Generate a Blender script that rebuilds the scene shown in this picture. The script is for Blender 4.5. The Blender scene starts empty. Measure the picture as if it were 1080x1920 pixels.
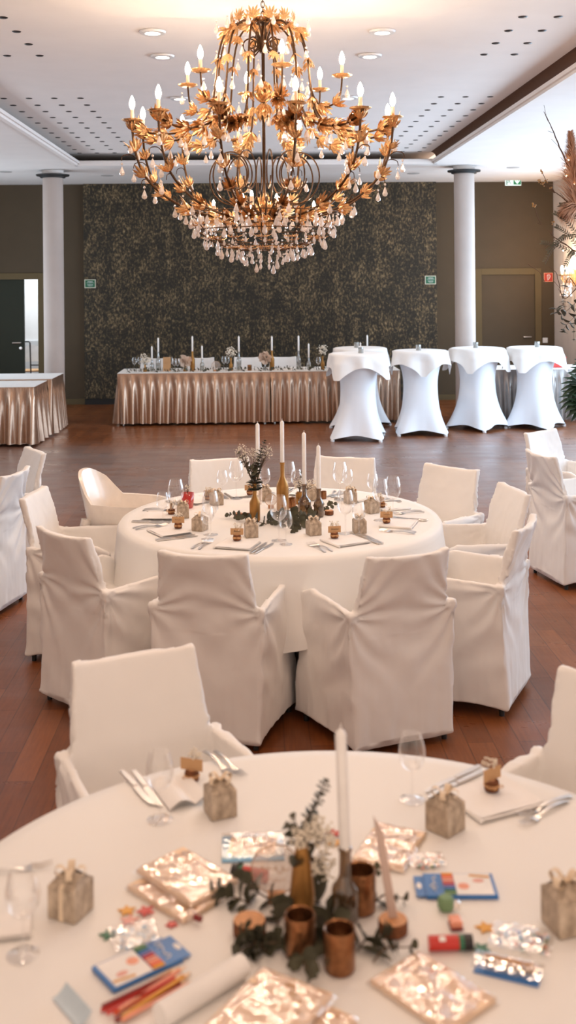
import bpy, math, random
from mathutils import Vector, Matrix, noise
from math import sin, cos, pi, radians as RAD, sqrt, atan2
R = random.Random(7)
SC = bpy.context.scene
COL = SC.collection

# ------------------------------------------------------------------ camera geometry
FPX = 2044.0; HC = 2.05; CX, CY = 540.0, 523.0
YAW = math.atan(63/2044); ROLL = RAD(0.5)
FWD = Vector((sin(YAW), cos(YAW), 0)); RGT = Vector((cos(YAW), -sin(YAW), 0))
def ray(px, py):
    a, b = px-CX, CY-py
    u = a*cos(ROLL)+b*sin(ROLL); v = -a*sin(ROLL)+b*cos(ROLL)
    return FWD*FPX + RGT*u + Vector((0, 0, v))
def P(px, py, z=0.75):                      # where the sight line through a pixel meets height z
    d = ray(px, py); t = (z-HC)/d.z
    return Vector((0, 0, HC)) + d*t
def D(px, py, y):                           # ... meets the plane world y
    d = ray(px, py); t = y/d.y
    return Vector((0, 0, HC)) + d*t
def W(u, d, z=0): 
    p = RGT*u+FWD*d; return Vector((p.x, p.y, z))

# ------------------------------------------------------------------ mesh builder
class MB:
    def __init__(s): s.v = []; s.f = []; s.m = []; s.s = []; s.M = Matrix.Identity(4)
    def add(s, vs, fs, mat=0, smooth=True):
        n = len(s.v); M = s.M
        s.v += [M @ Vector(p) for p in vs]
        for f in fs:
            s.f.append([i+n for i in f]); s.m.append(mat); s.s.append(smooth)
        return s
    def box(s, c, d, mat=0, M=None):
        x, y, z = d[0]/2, d[1]/2, d[2]/2
        vs = [Vector((a*x, b*y, e*z)) for e in (-1, 1) for b in (-1, 1) for a in (-1, 1)]
        if M: vs = [M @ p for p in vs]
        vs = [p+Vector(c) for p in vs]
        return s.add(vs, [(0,2,3,1),(4,5,7,6),(0,1,5,4),(2,6,7,3),(0,4,6,2),(1,3,7,5)], mat, False)
    def bx(s, x0, x1, y0, y1, z0, z1, mat=0):
        return s.box(((x0+x1)/2, (y0+y1)/2, (z0+z1)/2), (x1-x0, y1-y0, z1-z0), mat)
    def lathe(s, prof, seg=24, mat=0, c=(0,0,0), smooth=True, lobes=None):
        vs, fs = [], []
        n = len(prof)
        for r, z in prof:
            for k in range(seg):
                a = 2*pi*k/seg; q = r*(1+(lobes[1]*cos(lobes[0]*a) if lobes else 0))
                vs.append((c[0]+q*cos(a), c[1]+q*sin(a), c[2]+z))
        for i in range(n-1):
            for k in range(seg):
                a, b = i*seg+k, i*seg+(k+1) % seg
                fs.append((a, b, b+seg, a+seg))
        if prof[0][0] > 1e-6 and mat is not None and s.caps: fs.append(tuple(range(seg-1, -1, -1)))
        if prof[-1][0] > 1e-6 and s.caps: fs.append(tuple(range((n-1)*seg, n*seg)))
        return s.add(vs, fs, mat, smooth)
    caps = True
    def tube(s, pts, r, seg=6, mat=0, cap=True):
        pts = [Vector(p) for p in pts]; n = len(pts)
        rs = r if isinstance(r, (list, tuple)) else [r]*n
        vs, fs = [], []
        t0 = (pts[1]-pts[0]).normalized()
        up = Vector((0,0,1)) if abs(t0.z) < .9 else Vector((1,0,0))
        nrm = t0.cross(up).normalized()
        for i in range(n):
            t = (pts[min(i+1,n-1)]-pts[max(i-1,0)])
            t = t.normalized() if t.length > 1e-9 else t0
            nrm = (nrm - t*nrm.dot(t)); nrm = nrm.normalized() if nrm.length > 1e-6 else t.orthogonal().normalized()
            b = t.cross(nrm)
            for k in range(seg):
                a = 2*pi*k/seg
                vs.append(pts[i]+nrm*(rs[i]*cos(a))+b*(rs[i]*sin(a)))
        for i in range(n-1):
            for k in range(seg):
                a, c2 = i*seg+k, i*seg+(k+1) % seg
                fs.append((a, a+seg, c2+seg, c2))
        if cap: fs.append(tuple(range(seg))); fs.append(tuple(range(n*seg-1, (n-1)*seg-1, -1)))
        return s.add(vs, fs, mat, True)
    def prism(s, poly, z0, z1, mat=0, smooth=False):
        n = len(poly)
        vs = [(x, y, z0) for x, y in poly]+[(x, y, z1) for x, y in poly]
        fs = [tuple(range(n-1, -1, -1)), tuple(range(n, 2*n))]+[(i, (i+1) % n, n+(i+1) % n, n+i) for i in range(n)]
        return s.add(vs, fs, mat, smooth)
    def ball(s, c, r, mat=0, seg=8, rings=5, sc=(1,1,1)):
        prof = [(r*sin(pi*i/rings), -r*cos(pi*i/rings)) for i in range(rings+1)]
        prof[0] = (0, -r); prof[-1] = (0, r)
        vs, fs = [], []
        for q, z in prof:
            for k in range(seg):
                a = 2*pi*k/seg; vs.append((c[0]+q*cos(a)*sc[0], c[1]+q*sin(a)*sc[1], c[2]+z*sc[2]))
        for i in range(rings):
            for k in range(seg):
                a, b = i*seg+k, i*seg+(k+1) % seg
                fs.append((a, b, b+seg, a+seg))
        return s.add(vs, fs, mat, True)
    def grid(s, fn, nu, nv, mat=0, wrap=False):
        vs = [fn(i/nu, j/nv) for j in range(nv+1) for i in range(nu if wrap else nu+1)]
        w = nu if wrap else nu+1
        fs = []
        for j in range(nv):
            for i in range(nu):
                a = j*w+i; b = j*w+(i+1) % w if wrap else a+1
                fs.append((a, b, b+w, a+w))
        return s.add(vs, fs, mat, True)
    def leaf(s, base, d, n, L, wd, mat=0, lobes=True, curl=.3):
        """a lobed, folded leaf growing from base along d with its face towards n"""
        d = Vector(d).normalized(); n = Vector(n); n = n-d*n.dot(d)
        n = n.normalized() if n.length > 1e-5 else d.orthogonal().normalized()
        b = d.cross(n)
        if lobes:
            for ang, fl in ((0,1.),(.36,.86),(-.36,.86),(.78,.66),(-.78,.66)):
                dd = d*cos(ang)+b*sin(ang); bb = b*cos(ang)-d*sin(ang); q0 = Vector(base)+dd*(L*.05); vs = []
                l = L*fl; hw = max(wd*.36, L*.10)
                for t, q in ((.0,.35),(.45,.9),(.75,.8),(1,0)):
                    c = q0+dd*(l*t)-n*(curl*l*t*t*(1.1)); up = n*(hw*q*.45)
                    vs += [c-bb*(hw*q)+up, c, c+bb*(hw*q)+up]
                s.add(vs, [f for i in range(3) for f in ((3*i,3*i+1,3*i+4,3*i+3),(3*i+1,3*i+2,3*i+5,3*i+4))], mat, True)
            return s
        if lobes: rows = [(0,.10),(.18,.30),(.36,.62),(.44,.36),(.60,.95),(.68,.5),(.84,.62),(.9,.3),(1,.0)]
        else: rows = [(0,.08),(.2,.7),(.45,1.),(.7,.85),(.9,.4),(1,0)]
        vs = []
        for t, q in rows:
            c = Vector(base)+d*(L*t)-n*(curl*L*t*t)
            up = n*(wd*q*.35)
            ext = d*(L*.10*q if lobes else 0)
            vs += [c-b*(wd*q)+up+ext, c, c+b*(wd*q)+up+ext]
        fs = []
        for i in range(len(rows)-1):
            a = 3*i; fs += [(a, a+1, a+4, a+3), (a+1, a+2, a+5, a+4)]
        return s.add(vs, fs, mat, True)
    def mesh(s, name, mats, sharp=40):
        me = bpy.data.meshes.new(name)
        me.from_pydata([tuple(p) for p in s.v], [], s.f)
        for m in (mats if isinstance(mats, (list, tuple)) else [mats]): me.materials.append(m)
        me.polygons.foreach_set('material_index', s.m)
        me.polygons.foreach_set('use_smooth', s.s)
        me.update()
        if sharp and any(s.s): me.set_sharp_from_angle(angle=RAD(sharp))
        return me
    def build(s, name, mats, parent=None, loc=None, rotz=0, bevel=0, sharp=40):
        return put(name, s.mesh(name, mats, sharp), parent, loc, rotz, bevel)
def put(name, me, parent=None, loc=None, rotz=0, bevel=0):
    o = bpy.data.objects.new(name, me); COL.objects.link(o)
    if parent: o.parent = parent
    if loc is not None: o.location = loc
    o.rotation_euler = (0, 0, rotz)
    if bevel:
        m = o.modifiers.new('bevel', 'BEVEL'); m.width = bevel; m.segments = 2; m.limit_method = 'ANGLE'
    return o
def tag(o, label=None, cat=None, group=None, kind=None):
    if label: o['label'] = label
    if cat: o['category'] = cat
    if group: o['group'] = group
    if kind: o['kind'] = kind
    return o
def thing(name, label, cat, loc=(0,0,0), rotz=0, group=None):
    o = bpy.data.objects.new(name, None); COL.objects.link(o); o.empty_display_size = .1
    o.location = loc; o.rotation_euler = (0, 0, rotz)
    return tag(o, label, cat, group)
def struct(o): return tag(o, kind='structure')
def kids(o): return [c for c in bpy.data.objects if c.parent == o]
TREE = {}
def dup(tree, parent=None):
    o, ch = tree
    c = o.copy(); COL.objects.link(c); c.parent = parent
    for t in ch: dup(t, c)
    return c
def treeof(o): return (o, [treeof(c) for c in kids(o)])
PROTO = {}
def inst(key, fn, label, loc, rotz=0, group=None, scale=None, cat=None, name=None):
    """first call builds the thing with fn(root); later calls copy it with all its parts"""
    if key not in PROTO:
        nm, ct = fn.info if name is None else (name, cat)
        o = thing(nm, label, ct); fn(o); PROTO[key] = treeof(o)
    else:
        o = dup(PROTO[key]); tag(o, label)
    o.location = loc; o.rotation_euler = (0, 0, rotz)
    if scale: o.scale = (scale,)*3 if not isinstance(scale, tuple) else scale
    if group: o['group'] = group
    elif 'group' in o: del o['group']
    return o
def info(name, cat):
    def w(f): f.info = (name, cat); return f
    return w
def smooth_path(pts, n=6):
    pts = [Vector(p) for p in pts]; out = []
    for i in range(len(pts)-1):
        p0, p1, p2, p3 = pts[max(i-1,0)], pts[i], pts[i+1], pts[min(i+2,len(pts)-1)]
        for k in range(n):
            t = k/n
            out.append(.5*((2*p1)+(p2-p0)*t+(2*p0-5*p1+4*p2-p3)*t*t+(3*p1-p0-3*p2+p3)*t*t*t))
    out.append(pts[-1]); return out

# ------------------------------------------------------------------ materials
def srgb(*c):
    return tuple((x/255/12.92 if x/255 <= .04045 else ((x/255+.055)/1.055)**2.4) for x in c)+(1,)
class Mat:
    def __init__(s, name):
        s.m = bpy.data.materials.new(name); s.m.use_nodes = True
        s.t = s.m.node_tree; s.b = s.t.nodes['Principled BSDF']; s.out = s.t.nodes['Material Output']
    def n(s, ty, **kw):
        o = s.t.nodes.new(ty)
        for k, v in kw.items():
            if k in o.inputs.keys(): o.inputs[k].default_value = v
            else: setattr(o, k, v)
        return o
    def l(s, a, b): s.t.links.new(a, b)
    def co(s, scale=(1,1,1), rot=(0,0,0)):
        tc = s.n('ShaderNodeTexCoord'); mp = s.n('ShaderNodeMapping')
        mp.inputs['Scale'].default_value = scale; mp.inputs['Rotation'].default_value = rot
        s.l(tc.outputs['Object'], mp.inputs['Vector']); return mp.outputs[0]
    def noise(s, scale, co=None, detail=3, rough=.5):
        n = s.n('ShaderNodeTexNoise'); n.inputs['Scale'].default_value = scale; n.inputs['Detail'].default_value = detail; n.inputs['Roughness'].default_value = rough
        s.l(co or s.co(), n.inputs['Vector']); return n.outputs['Fac']
    def ramp(s, fac, stops, interp='LINEAR'):
        r = s.n('ShaderNodeValToRGB'); r.color_ramp.interpolation = interp
        e = r.color_ramp.elements
        while len(e) < len(stops): e.new(.5)
        for x, (p, c) in zip(e, stops): x.position = p; x.color = c if len(c) == 4 else (*c, 1)
        s.l(fac, r.inputs['Fac']); return r.outputs['Color']
    def bump(s, h, strength=.3, dist=.01):
        b = s.n('ShaderNodeBump'); b.inputs['Strength'].default_value = strength; b.inputs['Distance'].default_value = dist
        s.l(h, b.inputs['Height']); s.l(b.outputs[0], s.b.inputs['Normal']); return b
    def set(s, **kw):
        for k, v in kw.items(): s.b.inputs[k.replace('_', ' ')].default_value = v
        return s
def simple(name, col, rough=.6, metal=0, var=.0, bump=0, bscale=60, **kw):
    m = Mat(name); m.set(Roughness=rough, Metallic=metal, **kw)
    c = col if len(col) == 4 else (*col, 1)
    f = m.noise(bscale if bump else 12)
    k = var or .06
    m.l(m.ramp(f, [(.3, tuple(x*(1-k) for x in c[:3])), (.7, tuple(min(1, x*(1+k)) for x in c[:3]))]), m.b.inputs['Base Color'])
    if bump: m.bump(f, bump, .004)
    return m.m
def cloth(name, col, w=900, wr=.0, rough=.85):
    m = Mat(name); m.set(Roughness=rough, Base_Color=(*col, 1)); m.b.inputs['Sheen Weight'].default_value = .15
    co = m.co()
    a = m.noise(w, co, 1); b = m.noise(9, co, 3); 
    ad = m.n('ShaderNodeMath', operation='MULTIPLY_ADD'); m.l(b, ad.inputs[0]); ad.inputs[1].default_value = 10*wr; m.l(a, ad.inputs[2])
    m.bump(ad.outputs[0], .25, .0012)
    return m.m
def glassy(name, tint=(1,1,1), edge=(1,1,1), base=.06, top=.75, rough=.02, body=0, bcol=(1,1,1), bumpy=0, bs=30):
    """thin clear shell: see-through face-on, mirror-like towards its rims"""
    m = Mat(name); t = m.t; t.nodes.remove(m.b)
    tr = m.n('ShaderNodeBsdfTransparent', Color=(*tint, 1)); gl = m.n('ShaderNodeBsdfGlossy', Color=(*edge, 1), Roughness=rough)
    lw = m.n('ShaderNodeLayerWeight', Blend=.35)
    mr = m.n('ShaderNodeMapRange'); mr.inputs['To Min'].default_value = base; mr.inputs['To Max'].default_value = top
    m.l(lw.outputs['Facing'], mr.inputs['Value'])
    if bumpy:
        b = m.n('ShaderNodeBump'); b.inputs['Strength'].default_value = bumpy; b.inputs['Distance'].default_value = .01
        m.l(m.noise(bs, None, 2), b.inputs['Height']); m.l(b.outputs[0], gl.inputs['Normal'])
    mx = m.n('ShaderNodeMixShader'); m.l(mr.outputs[0], mx.inputs[0]); m.l(tr.outputs[0], mx.inputs[1]); m.l(gl.outputs[0], mx.inputs[2])
    res = mx
    if body:
        df = m.n('ShaderNodeBsdfDiffuse', Color=(*bcol, 1)); m2 = m.n('ShaderNodeMixShader'); m2.inputs[0].default_value = body
        m.l(mx.outputs[0], m2.inputs[1]); m.l(df.outputs[0], m2.inputs[2]); res = m2
    m.l(res.outputs[0], m.out.inputs['Surface']); return m.m
def emit(name, col, st):
    m = Mat(name); m.set(Base_Color=(*col, 1), Emission_Color=(*col, 1), Emission_Strength=st); return m.m

M_ = {}
M_['cloth'] = cloth('white_cotton', (.86,.83,.80), wr=.15)
M_['chair'] = cloth('chair_cover_cotton', (.84,.81,.78), wr=.2)
M_['table'] = cloth('table_linen', (.86,.84,.81), wr=.1)
M_['stretch'] = cloth('white_stretch_fabric', (.84,.86,.90), rough=.7)
M_['napkin'] = cloth('napkin_paper', (.88,.85,.82), w=500)
M_['metal'] = simple('chair_leg_steel', (.5,.45,.4), .3, 1)
M_['rubber'] = simple('black_rubber', (.015,.015,.015), .6)
M_['silver'] = simple('cutlery_steel', (.78,.74,.70), .28, 1)
M_['iron'] = simple('dark_iron', srgb(88,64,44), .38, .85, bump=.2)
M_['giltleaf'] = simple('gilded_leaf', srgb(224,176,122), .30, .75, var=.3, bump=.35, bscale=90)
M_['gold'] = simple('gold_paint', srgb(168,122,66), .38, .7, bump=.08, bscale=30)
M_['copper'] = simple('copper_hammered', srgb(150,104,70), .3, .9, var=.25, bump=.5, bscale=70)
M_['candlesleeve'] = simple('cream_candle_sleeve', (.85,.66,.48), .5)
M_['bulb'] = emit('lit_candle_bulb', (1,.80,.60), 140)
M_['wax'] = simple('white_wax', (.86,.84,.82), .45, Subsurface_Weight=.0)
M_['crystal'] = glassy('cut_crystal', base=.22, top=.9, rough=.06, body=.38, bcol=(1,.9,.82))
M_['glass'] = glassy('clear_wine_glass', tint=(.985,.985,.985), base=.05, top=.62, rough=.01)
M_['smoke'] = glassy('smoky_bottle_glass', tint=(.44,.32,.20), base=.08, top=.55, rough=.05, body=.22, bcol=(.20,.13,.07))
M_['greyglass'] = glassy('silver_grey_bottle', tint=(.5,.52,.5), base=.25, top=.8, rough=.08, body=.15, bcol=(.6,.62,.6))
M_['redglass'] = glassy('red_glass', tint=(.85,.10,.05), base=.10, top=.6, rough=.04, body=.3, bcol=(.7,.04,.02))
M_['film'] = glassy('clear_plastic_film', base=.19, top=.7, rough=.04, bumpy=.42, bs=34)
M_['acrylic'] = glassy('clear_acrylic', tint=(.97,.93,.90), base=.08, top=.8, body=.16, bcol=(1,.9,.82))
M_['euc'] = simple('eucalyptus_leaf', srgb(80,78,60), .6, var=.35)
M_['eucstem'] = simple('eucalyptus_stem', srgb(92,72,52), .6)
M_['gyp'] = simple('baby_breath_bloom', (.80,.72,.60), .8)
M_['darkleaf'] = simple('dark_green_leaf', srgb(38,62,40), .4, var=.3)
M_['bark'] = simple('branch_bark', srgb(88,62,44), .8, bump=.5)
M_['wood'] = simple('cut_wood', srgb(206,150,104), .6, var=.15, bump=.2)
M_['woodpale'] = simple('pale_plywood', srgb(246,216,184), .55, var=.06, bump=.1)
M_['barkwood'] = simple('rough_bark', srgb(112,66,36), .85, var=.4, bump=.8, bscale=80)
M_['twine'] = simple('jute_twine', srgb(205,160,112), .8)
M_['kraft'] = simple('kraft_card', srgb(198,156,112), .7)
M_['ribbon'] = simple('cream_ribbon', srgb(226,206,180), .5)
M_['ink'] = simple('dark_ink', (.03,.02,.02), .5)
M_['white'] = simple('white_plastic', (.8,.8,.8), .35)
M_['highchair'] = simple('moulded_white_plastic', (.84,.77,.70), .22)
M_['paper'] = simple('white_paper', (.86,.84,.82), .7)
def giftmat():
    m = Mat('grey_marbled_gift_card'); m.set(Roughness=.6)
    co = m.co((1,1,.6)); f = m.noise(55, co, 4, .65)
    m.l(m.ramp(f, [(.35, srgb(152,136,118)), (.55, srgb(184,166,146)), (.7, srgb(208,192,172))]), m.b.inputs['Base Color']); return m.m
M_['gift'] = giftmat()
for k, c in dict(red=(.55,.03,.02), orange=(.75,.13,.05), yellow=(.72,.34,.03), green=(.02,.14,.07), paleblue=(.55,.66,.74), pink=(.72,.34,.28), blue=(.03,.17,.48), lightblue=(.22,.50,.75), black=(.015,.012,.012), maroon=(.22,.02,.02), violet=(.25,.15,.35), salmon=(.80,.32,.20), sage=(.18,.30,.15)).items():
    M_[k] = simple(k+'_craft_plastic', c, .35 if k not in ('sage',) else .6, var=.08)

# ------------------------------------------------------------------ the room
YB = 18.2; ZL = 3.65; ZU = 3.80; XR = 5.04; XL = -5.2; Y0 = -1.5
RX0, RX1, RY = -2.46, 2.55, 15.1
def wallmat(name, c, var=.05):
    m = Mat(name); m.set(Roughness=.85)
    f = m.noise(3, None, 4); m.l(m.ramp(f, [(.3, tuple(x*(1-var) for x in c[:3])), (.7, tuple(x*(1+var) for x in c[:3]))]), m.b.inputs['Base Color'])
    m.bump(m.noise(220, None, 2), .15, .002); return m.m
OLIVE = wallmat('olive_brown_paint', srgb(80,66,48))
LIGHT = wallmat('pale_plaster', srgb(222,210,200))
CEIL = wallmat('white_ceiling_paint', srgb(240,233,228), .02)
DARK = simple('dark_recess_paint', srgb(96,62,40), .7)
FRAME = wallmat('olive_door_frame', srgb(98,82,54))
DOOR = wallmat('olive_door_leaf', srgb(72,62,44))
def floor_mat():
    m = Mat('brown_plank_floor'); m.set(Roughness=.3); m.b.inputs['Specular IOR Level'].default_value = .55
    co = m.co((1,1,1), (0,0,pi/2))
    br = m.n('ShaderNodeTexBrick'); br.offset = .37; br.offset_frequency = 2
    for k, v in (('Scale', 1), ('Mortar Size', .0025), ('Mortar Smooth', .2), ('Bias', 0), ('Brick Width', .75), ('Row Height', .115)): br.inputs[k].default_value = v
    br.inputs['Color1'].default_value = (.3,.3,.3,1); br.inputs['Color2'].default_value = (.75,.75,.75,1); br.inputs['Mortar'].default_value = (0,0,0,1)
    m.l(co, br.inputs['Vector'])
    gr = m.noise(6, m.co((12,1,1)), 5, .6)
    mix = m.n('ShaderNodeMath', operation='MULTIPLY_ADD'); m.l(gr, mix.inputs[0]); mix.inputs[1].default_value = .55
    sc = m.n('ShaderNodeMath', operation='MULTIPLY'); m.l(br.outputs['Color'], sc.inputs[0]); sc.inputs[1].default_value = .6
    m.l(sc.outputs[0], mix.inputs[2])
    m.l(m.ramp(mix.outputs[0], [(.05, srgb(46,24,12)), (.3, srgb(92,50,25)), (.6, srgb(122,68,33)), (.9, srgb(150,90,48))]), m.b.inputs['Base Color'])
    sheen_scuff = m.noise(1.6, m.co((.8,3.5,1)), 6, .75); tc = m.n('ShaderNodeTexCoord'); sx = m.n('ShaderNodeSeparateXYZ'); m.l(tc.outputs['Object'], sx.inputs[0])  # daylight sheen of the mid floor painted into the plank colour, with scuff streaks
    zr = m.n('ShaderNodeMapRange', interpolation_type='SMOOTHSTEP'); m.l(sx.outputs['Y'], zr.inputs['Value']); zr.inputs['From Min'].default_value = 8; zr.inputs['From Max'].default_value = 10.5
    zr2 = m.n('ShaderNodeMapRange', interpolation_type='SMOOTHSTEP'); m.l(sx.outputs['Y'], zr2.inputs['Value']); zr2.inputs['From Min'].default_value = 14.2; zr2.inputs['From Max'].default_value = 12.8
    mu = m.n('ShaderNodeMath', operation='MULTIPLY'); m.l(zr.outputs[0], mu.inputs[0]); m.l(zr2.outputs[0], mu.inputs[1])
    dm = m.n('ShaderNodeMapRange'); m.l(sheen_scuff, dm.inputs['Value']); dm.inputs['From Min'].default_value = .35; dm.inputs['From Max'].default_value = .75; dm.inputs['To Min'].default_value = .42; dm.inputs['To Max'].default_value = .9
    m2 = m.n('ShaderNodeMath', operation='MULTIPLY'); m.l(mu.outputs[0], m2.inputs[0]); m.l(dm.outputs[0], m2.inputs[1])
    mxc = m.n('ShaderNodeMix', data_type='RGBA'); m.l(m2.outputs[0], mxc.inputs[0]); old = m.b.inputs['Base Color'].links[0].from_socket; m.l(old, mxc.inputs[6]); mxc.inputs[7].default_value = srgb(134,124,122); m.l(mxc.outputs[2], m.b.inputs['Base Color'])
    wr = m.noise(2.2, m.co((.5,1.6,1)), 5, .7)
    m.l(m.ramp(wr, [(.3, (.24,)*3), (.7, (.42,)*3)]), m.b.inputs['Roughness'])
    m.bump(br.outputs['Fac'], -.1, .002); return m.m
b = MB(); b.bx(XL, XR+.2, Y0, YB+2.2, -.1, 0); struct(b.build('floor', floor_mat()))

def holes(): pass
b = MB()   # lower ceiling ring around the coffer, on the sides and at the far end
b.bx(XL, RX0, Y0, YB, ZL, ZL+.05); b.bx(RX1, XR+.2, Y0, YB, ZL, ZL+.05); b.bx(RX0, RX1, RY, YB, ZL, ZL+.05)
struct(b.build('ceiling', CEIL))
b = MB(); b.bx(RX0-.9, RX1+.02, Y0, RY+.95, ZU, ZU+.1); struct(b.build('ceiling', CEIL))
# moulding around the coffer lip
b = MB()
for x, sg in ((RX0, 1), (RX1, -1)):
    b.bx(min(x, x+sg*.05), max(x, x+sg*.05), Y0, RY, ZL-.022, ZL+.05)
    b.bx(min(x+sg*.05, x+sg*.075), max(x+sg*.05, x+sg*.075), Y0, RY-.05, ZL+.005, ZL+.04)
b.bx(RX0, RX1, RY-.05, RY, ZL-.022, ZL+.05); b.bx(RX0+.05, RX1-.05, RY-.075, RY-.05, ZL+.005, ZL+.04)
struct(b.build('trim_1', CEIL))
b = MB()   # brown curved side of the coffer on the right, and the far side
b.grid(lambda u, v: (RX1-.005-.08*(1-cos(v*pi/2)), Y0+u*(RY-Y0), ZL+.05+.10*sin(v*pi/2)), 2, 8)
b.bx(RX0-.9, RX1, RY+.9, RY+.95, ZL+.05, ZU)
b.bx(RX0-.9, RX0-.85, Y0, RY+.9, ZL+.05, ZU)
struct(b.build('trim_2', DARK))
# shallow raised field nearer the camera
yv = P(500, 20, ZU).y
x0 = P(213, 22, ZU).x; x1 = P(805, 18, ZU).x
b = MB(); b.prism([(x0, yv), (x1, yv), (x1+.35, yv-.45), (x1+.35, 3), (x0-.35, 3), (x0-.35, yv-.45)], ZU-.045, ZU+.02)
struct(b.build('ceiling', CEIL))

# far wall with a doorway on the left
dxr = D(72, 600, YB).x; dzt = D(40, 524, YB).z
rxl, rxr = D(903, 600, YB).x, D(1003, 600, YB).x; rzt = D(950, 515, YB).z
b = MB()
b.bx(dxr, XR+.2, YB, YB+.15, 0, ZL); b.bx(XL, dxr, YB, YB+.15, dzt, ZL); b.bx(XL, dxr-1.25, YB, YB+.15, 0, dzt)
struct(b.build('wall_back', OLIVE))
b = MB(); b.bx(XL-.1, XL, Y0, YB+2.2, 0, ZL+.1); struct(b.build('wall_left', LIGHT))
# right wall with tall windows out of view
wins = [(3.2, 5.2), (6.0, 8.2), (9.0, 11.2), (12.0, 14.0), (14.8, 16.4)]
b = MB(); ys = [Y0]+[q for w in wins for q in w]+[YB]
for i in range(0, len(ys), 2): b.bx(XR, XR+.2, ys[i], ys[i+1], 0, ZL)
for w in wins: b.bx(XR, XR+.2, w[0], w[1], 0, .45); b.bx(XR, XR+.2, w[0], w[1], 3.0, ZL)
struct(b.build('wall_right', LIGHT))
wf = simple('window_frame_white', (.8,.8,.8), .4)
for i, w in enumerate(wins):
    b = MB()
    for yy in (w[0]+.03, (w[0]+w[1])/2, w[1]-.03): b.bx(XR+.12, XR+.18, yy-.03, yy+.03, .45, 3.0)
    for zz in (.48, 2.2, 2.97): b.bx(XR+.12, XR+.18, w[0], w[1], zz-.03, zz+.03)
    struct(b.build('window_%d' % (i+1), wf))
# patterned wallpaper field in the middle
def wallpaper():
    m = Mat('dark_floral_wallpaper'); m.set(Roughness=.75)
    a = m.noise(20, m.co((1.5,1,.9)), 5, .7); c = m.noise(5.5, m.co((1.3,1,.8)), 3, .6); e = m.noise(110, m.co((1.7,1,.6)), 3, .6)
    s1 = m.n('ShaderNodeMath', operation='MULTIPLY_ADD'); m.l(c, s1.inputs[0]); s1.inputs[1].default_value = .35; m.l(a, s1.inputs[2])
    s2 = m.n('ShaderNodeMath', operation='MULTIPLY_ADD'); m.l(e, s2.inputs[0]); s2.inputs[1].default_value = .55; m.l(s1.outputs[0], s2.inputs[2])
    col = m.ramp(s2.outputs[0], [(.0, srgb(27,25,15)), (.485, srgb(38,32,20)), (.53, srgb(60,49,32)), (.572, srgb(116,96,66)), (.65, srgb(166,144,108))])
    # node outputs run past 1, scale them into the ramp
    for n in m.t.nodes:
        if n.type == 'VALTORGB':
            sc = m.n('ShaderNodeMath', operation='MULTIPLY'); sc.inputs[1].default_value = .54
            m.l(s2.outputs[0], sc.inputs[0]); m.l(sc.outputs[0], n.inputs['Fac'])
    m.l(col, m.b.inputs['Base Color']); return m.m
px0, px1 = D(157, 500, YB-.1).x, D(819, 500, YB-.1).x
b = MB(); b.bx(px0, px1, YB-.1, YB, .1, ZL); struct(b.build('wall_center', wallpaper()))
b = MB(); b.bx(px0, px1, YB-.085, YB, 0, .1); struct(b.build('baseboard_center', simple('black_skirting', (.012,.011,.01), .5)))
b = MB(); b.bx(px1, rxl-.1, YB-.02, YB, 0, .09); b.bx(rxr+.1, XR, YB-.02, YB, 0, .09); struct(b.build('baseboard_right', FRAME))
b = MB(); b.bx(dxr+.12, px0, YB-.02, YB, 0, .09); struct(b.build('baseboard_left', FRAME))
# room behind the doorway
b = MB(); b.bx(XL, -2.4, YB+2.1, YB+2.2, 0, 3); b.bx(-2.5, -2.4, YB+.15, YB+2.1, 0, 3); struct(b.build('wall_beyond', wallmat('white_back_room', srgb(235,236,236))))
b = MB(); b.bx(XL, -2.4, YB+.15, YB+2.1, 2.95, 3.0); struct(b.build('ceiling', CEIL))
b = MB(); b.bx(XL, -2.4, YB+2.08, YB+2.1, 0, .95); struct(b.build('trim_3', wallmat('grey_dado', srgb(196,200,202))))
# doors
def frame(x0, x1, zt, name):
    b = MB(); w = .105
    b.bx(x0-w, x0, YB-.03, YB+.15, 0, zt+w); b.bx(x1, x1+w, YB-.03, YB+.15, 0, zt+w); b.bx(x0, x1, YB-.03, YB+.15, zt, zt+w)
    return struct(b.build(name, FRAME, bevel=.004))
frame(dxr-1.25, dxr, dzt, 'trim_4'); frame(rxl, rxr, rzt, 'trim_5')
def handle(par, x, y, z, sgn):
    b = MB(); b.tube([(x, y, z), (x, y-.05, z), (x+sgn*.015, y-.055, z), (x+sgn*.13, y-.055, z)], .011, 8)
    b.build('door_handle', M_['silver'], par)
    b = MB(); b.M = Matrix.Translation((x, y, z-.09)) @ Matrix.Rotation(pi/2, 4, 'X'); b.lathe([(.024,0),(.024,.012),(0,.013)], 14); b.build('lock_cylinder', M_['silver'], par)
d1 = D(45, 600, YB).x
b = MB(); b.bx(dxr-1.23, d1, YB+.02, YB+.07, .01, dzt); dl = b.build('door_1', wallmat('dark_green_door', srgb(44,46,34)), bevel=.003); struct(dl)
handle(dl, d1-.06, YB+.02, 1.03, -1)
b = MB(); b.bx(rxl+.01, rxr-.01, YB+.03, YB+.08, .01, rzt-.01); dr = b.build('door_2', DOOR, bevel=.003); struct(dr)
handle(dr, rxr-.07, YB+.03, 1.04, -1)

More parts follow.
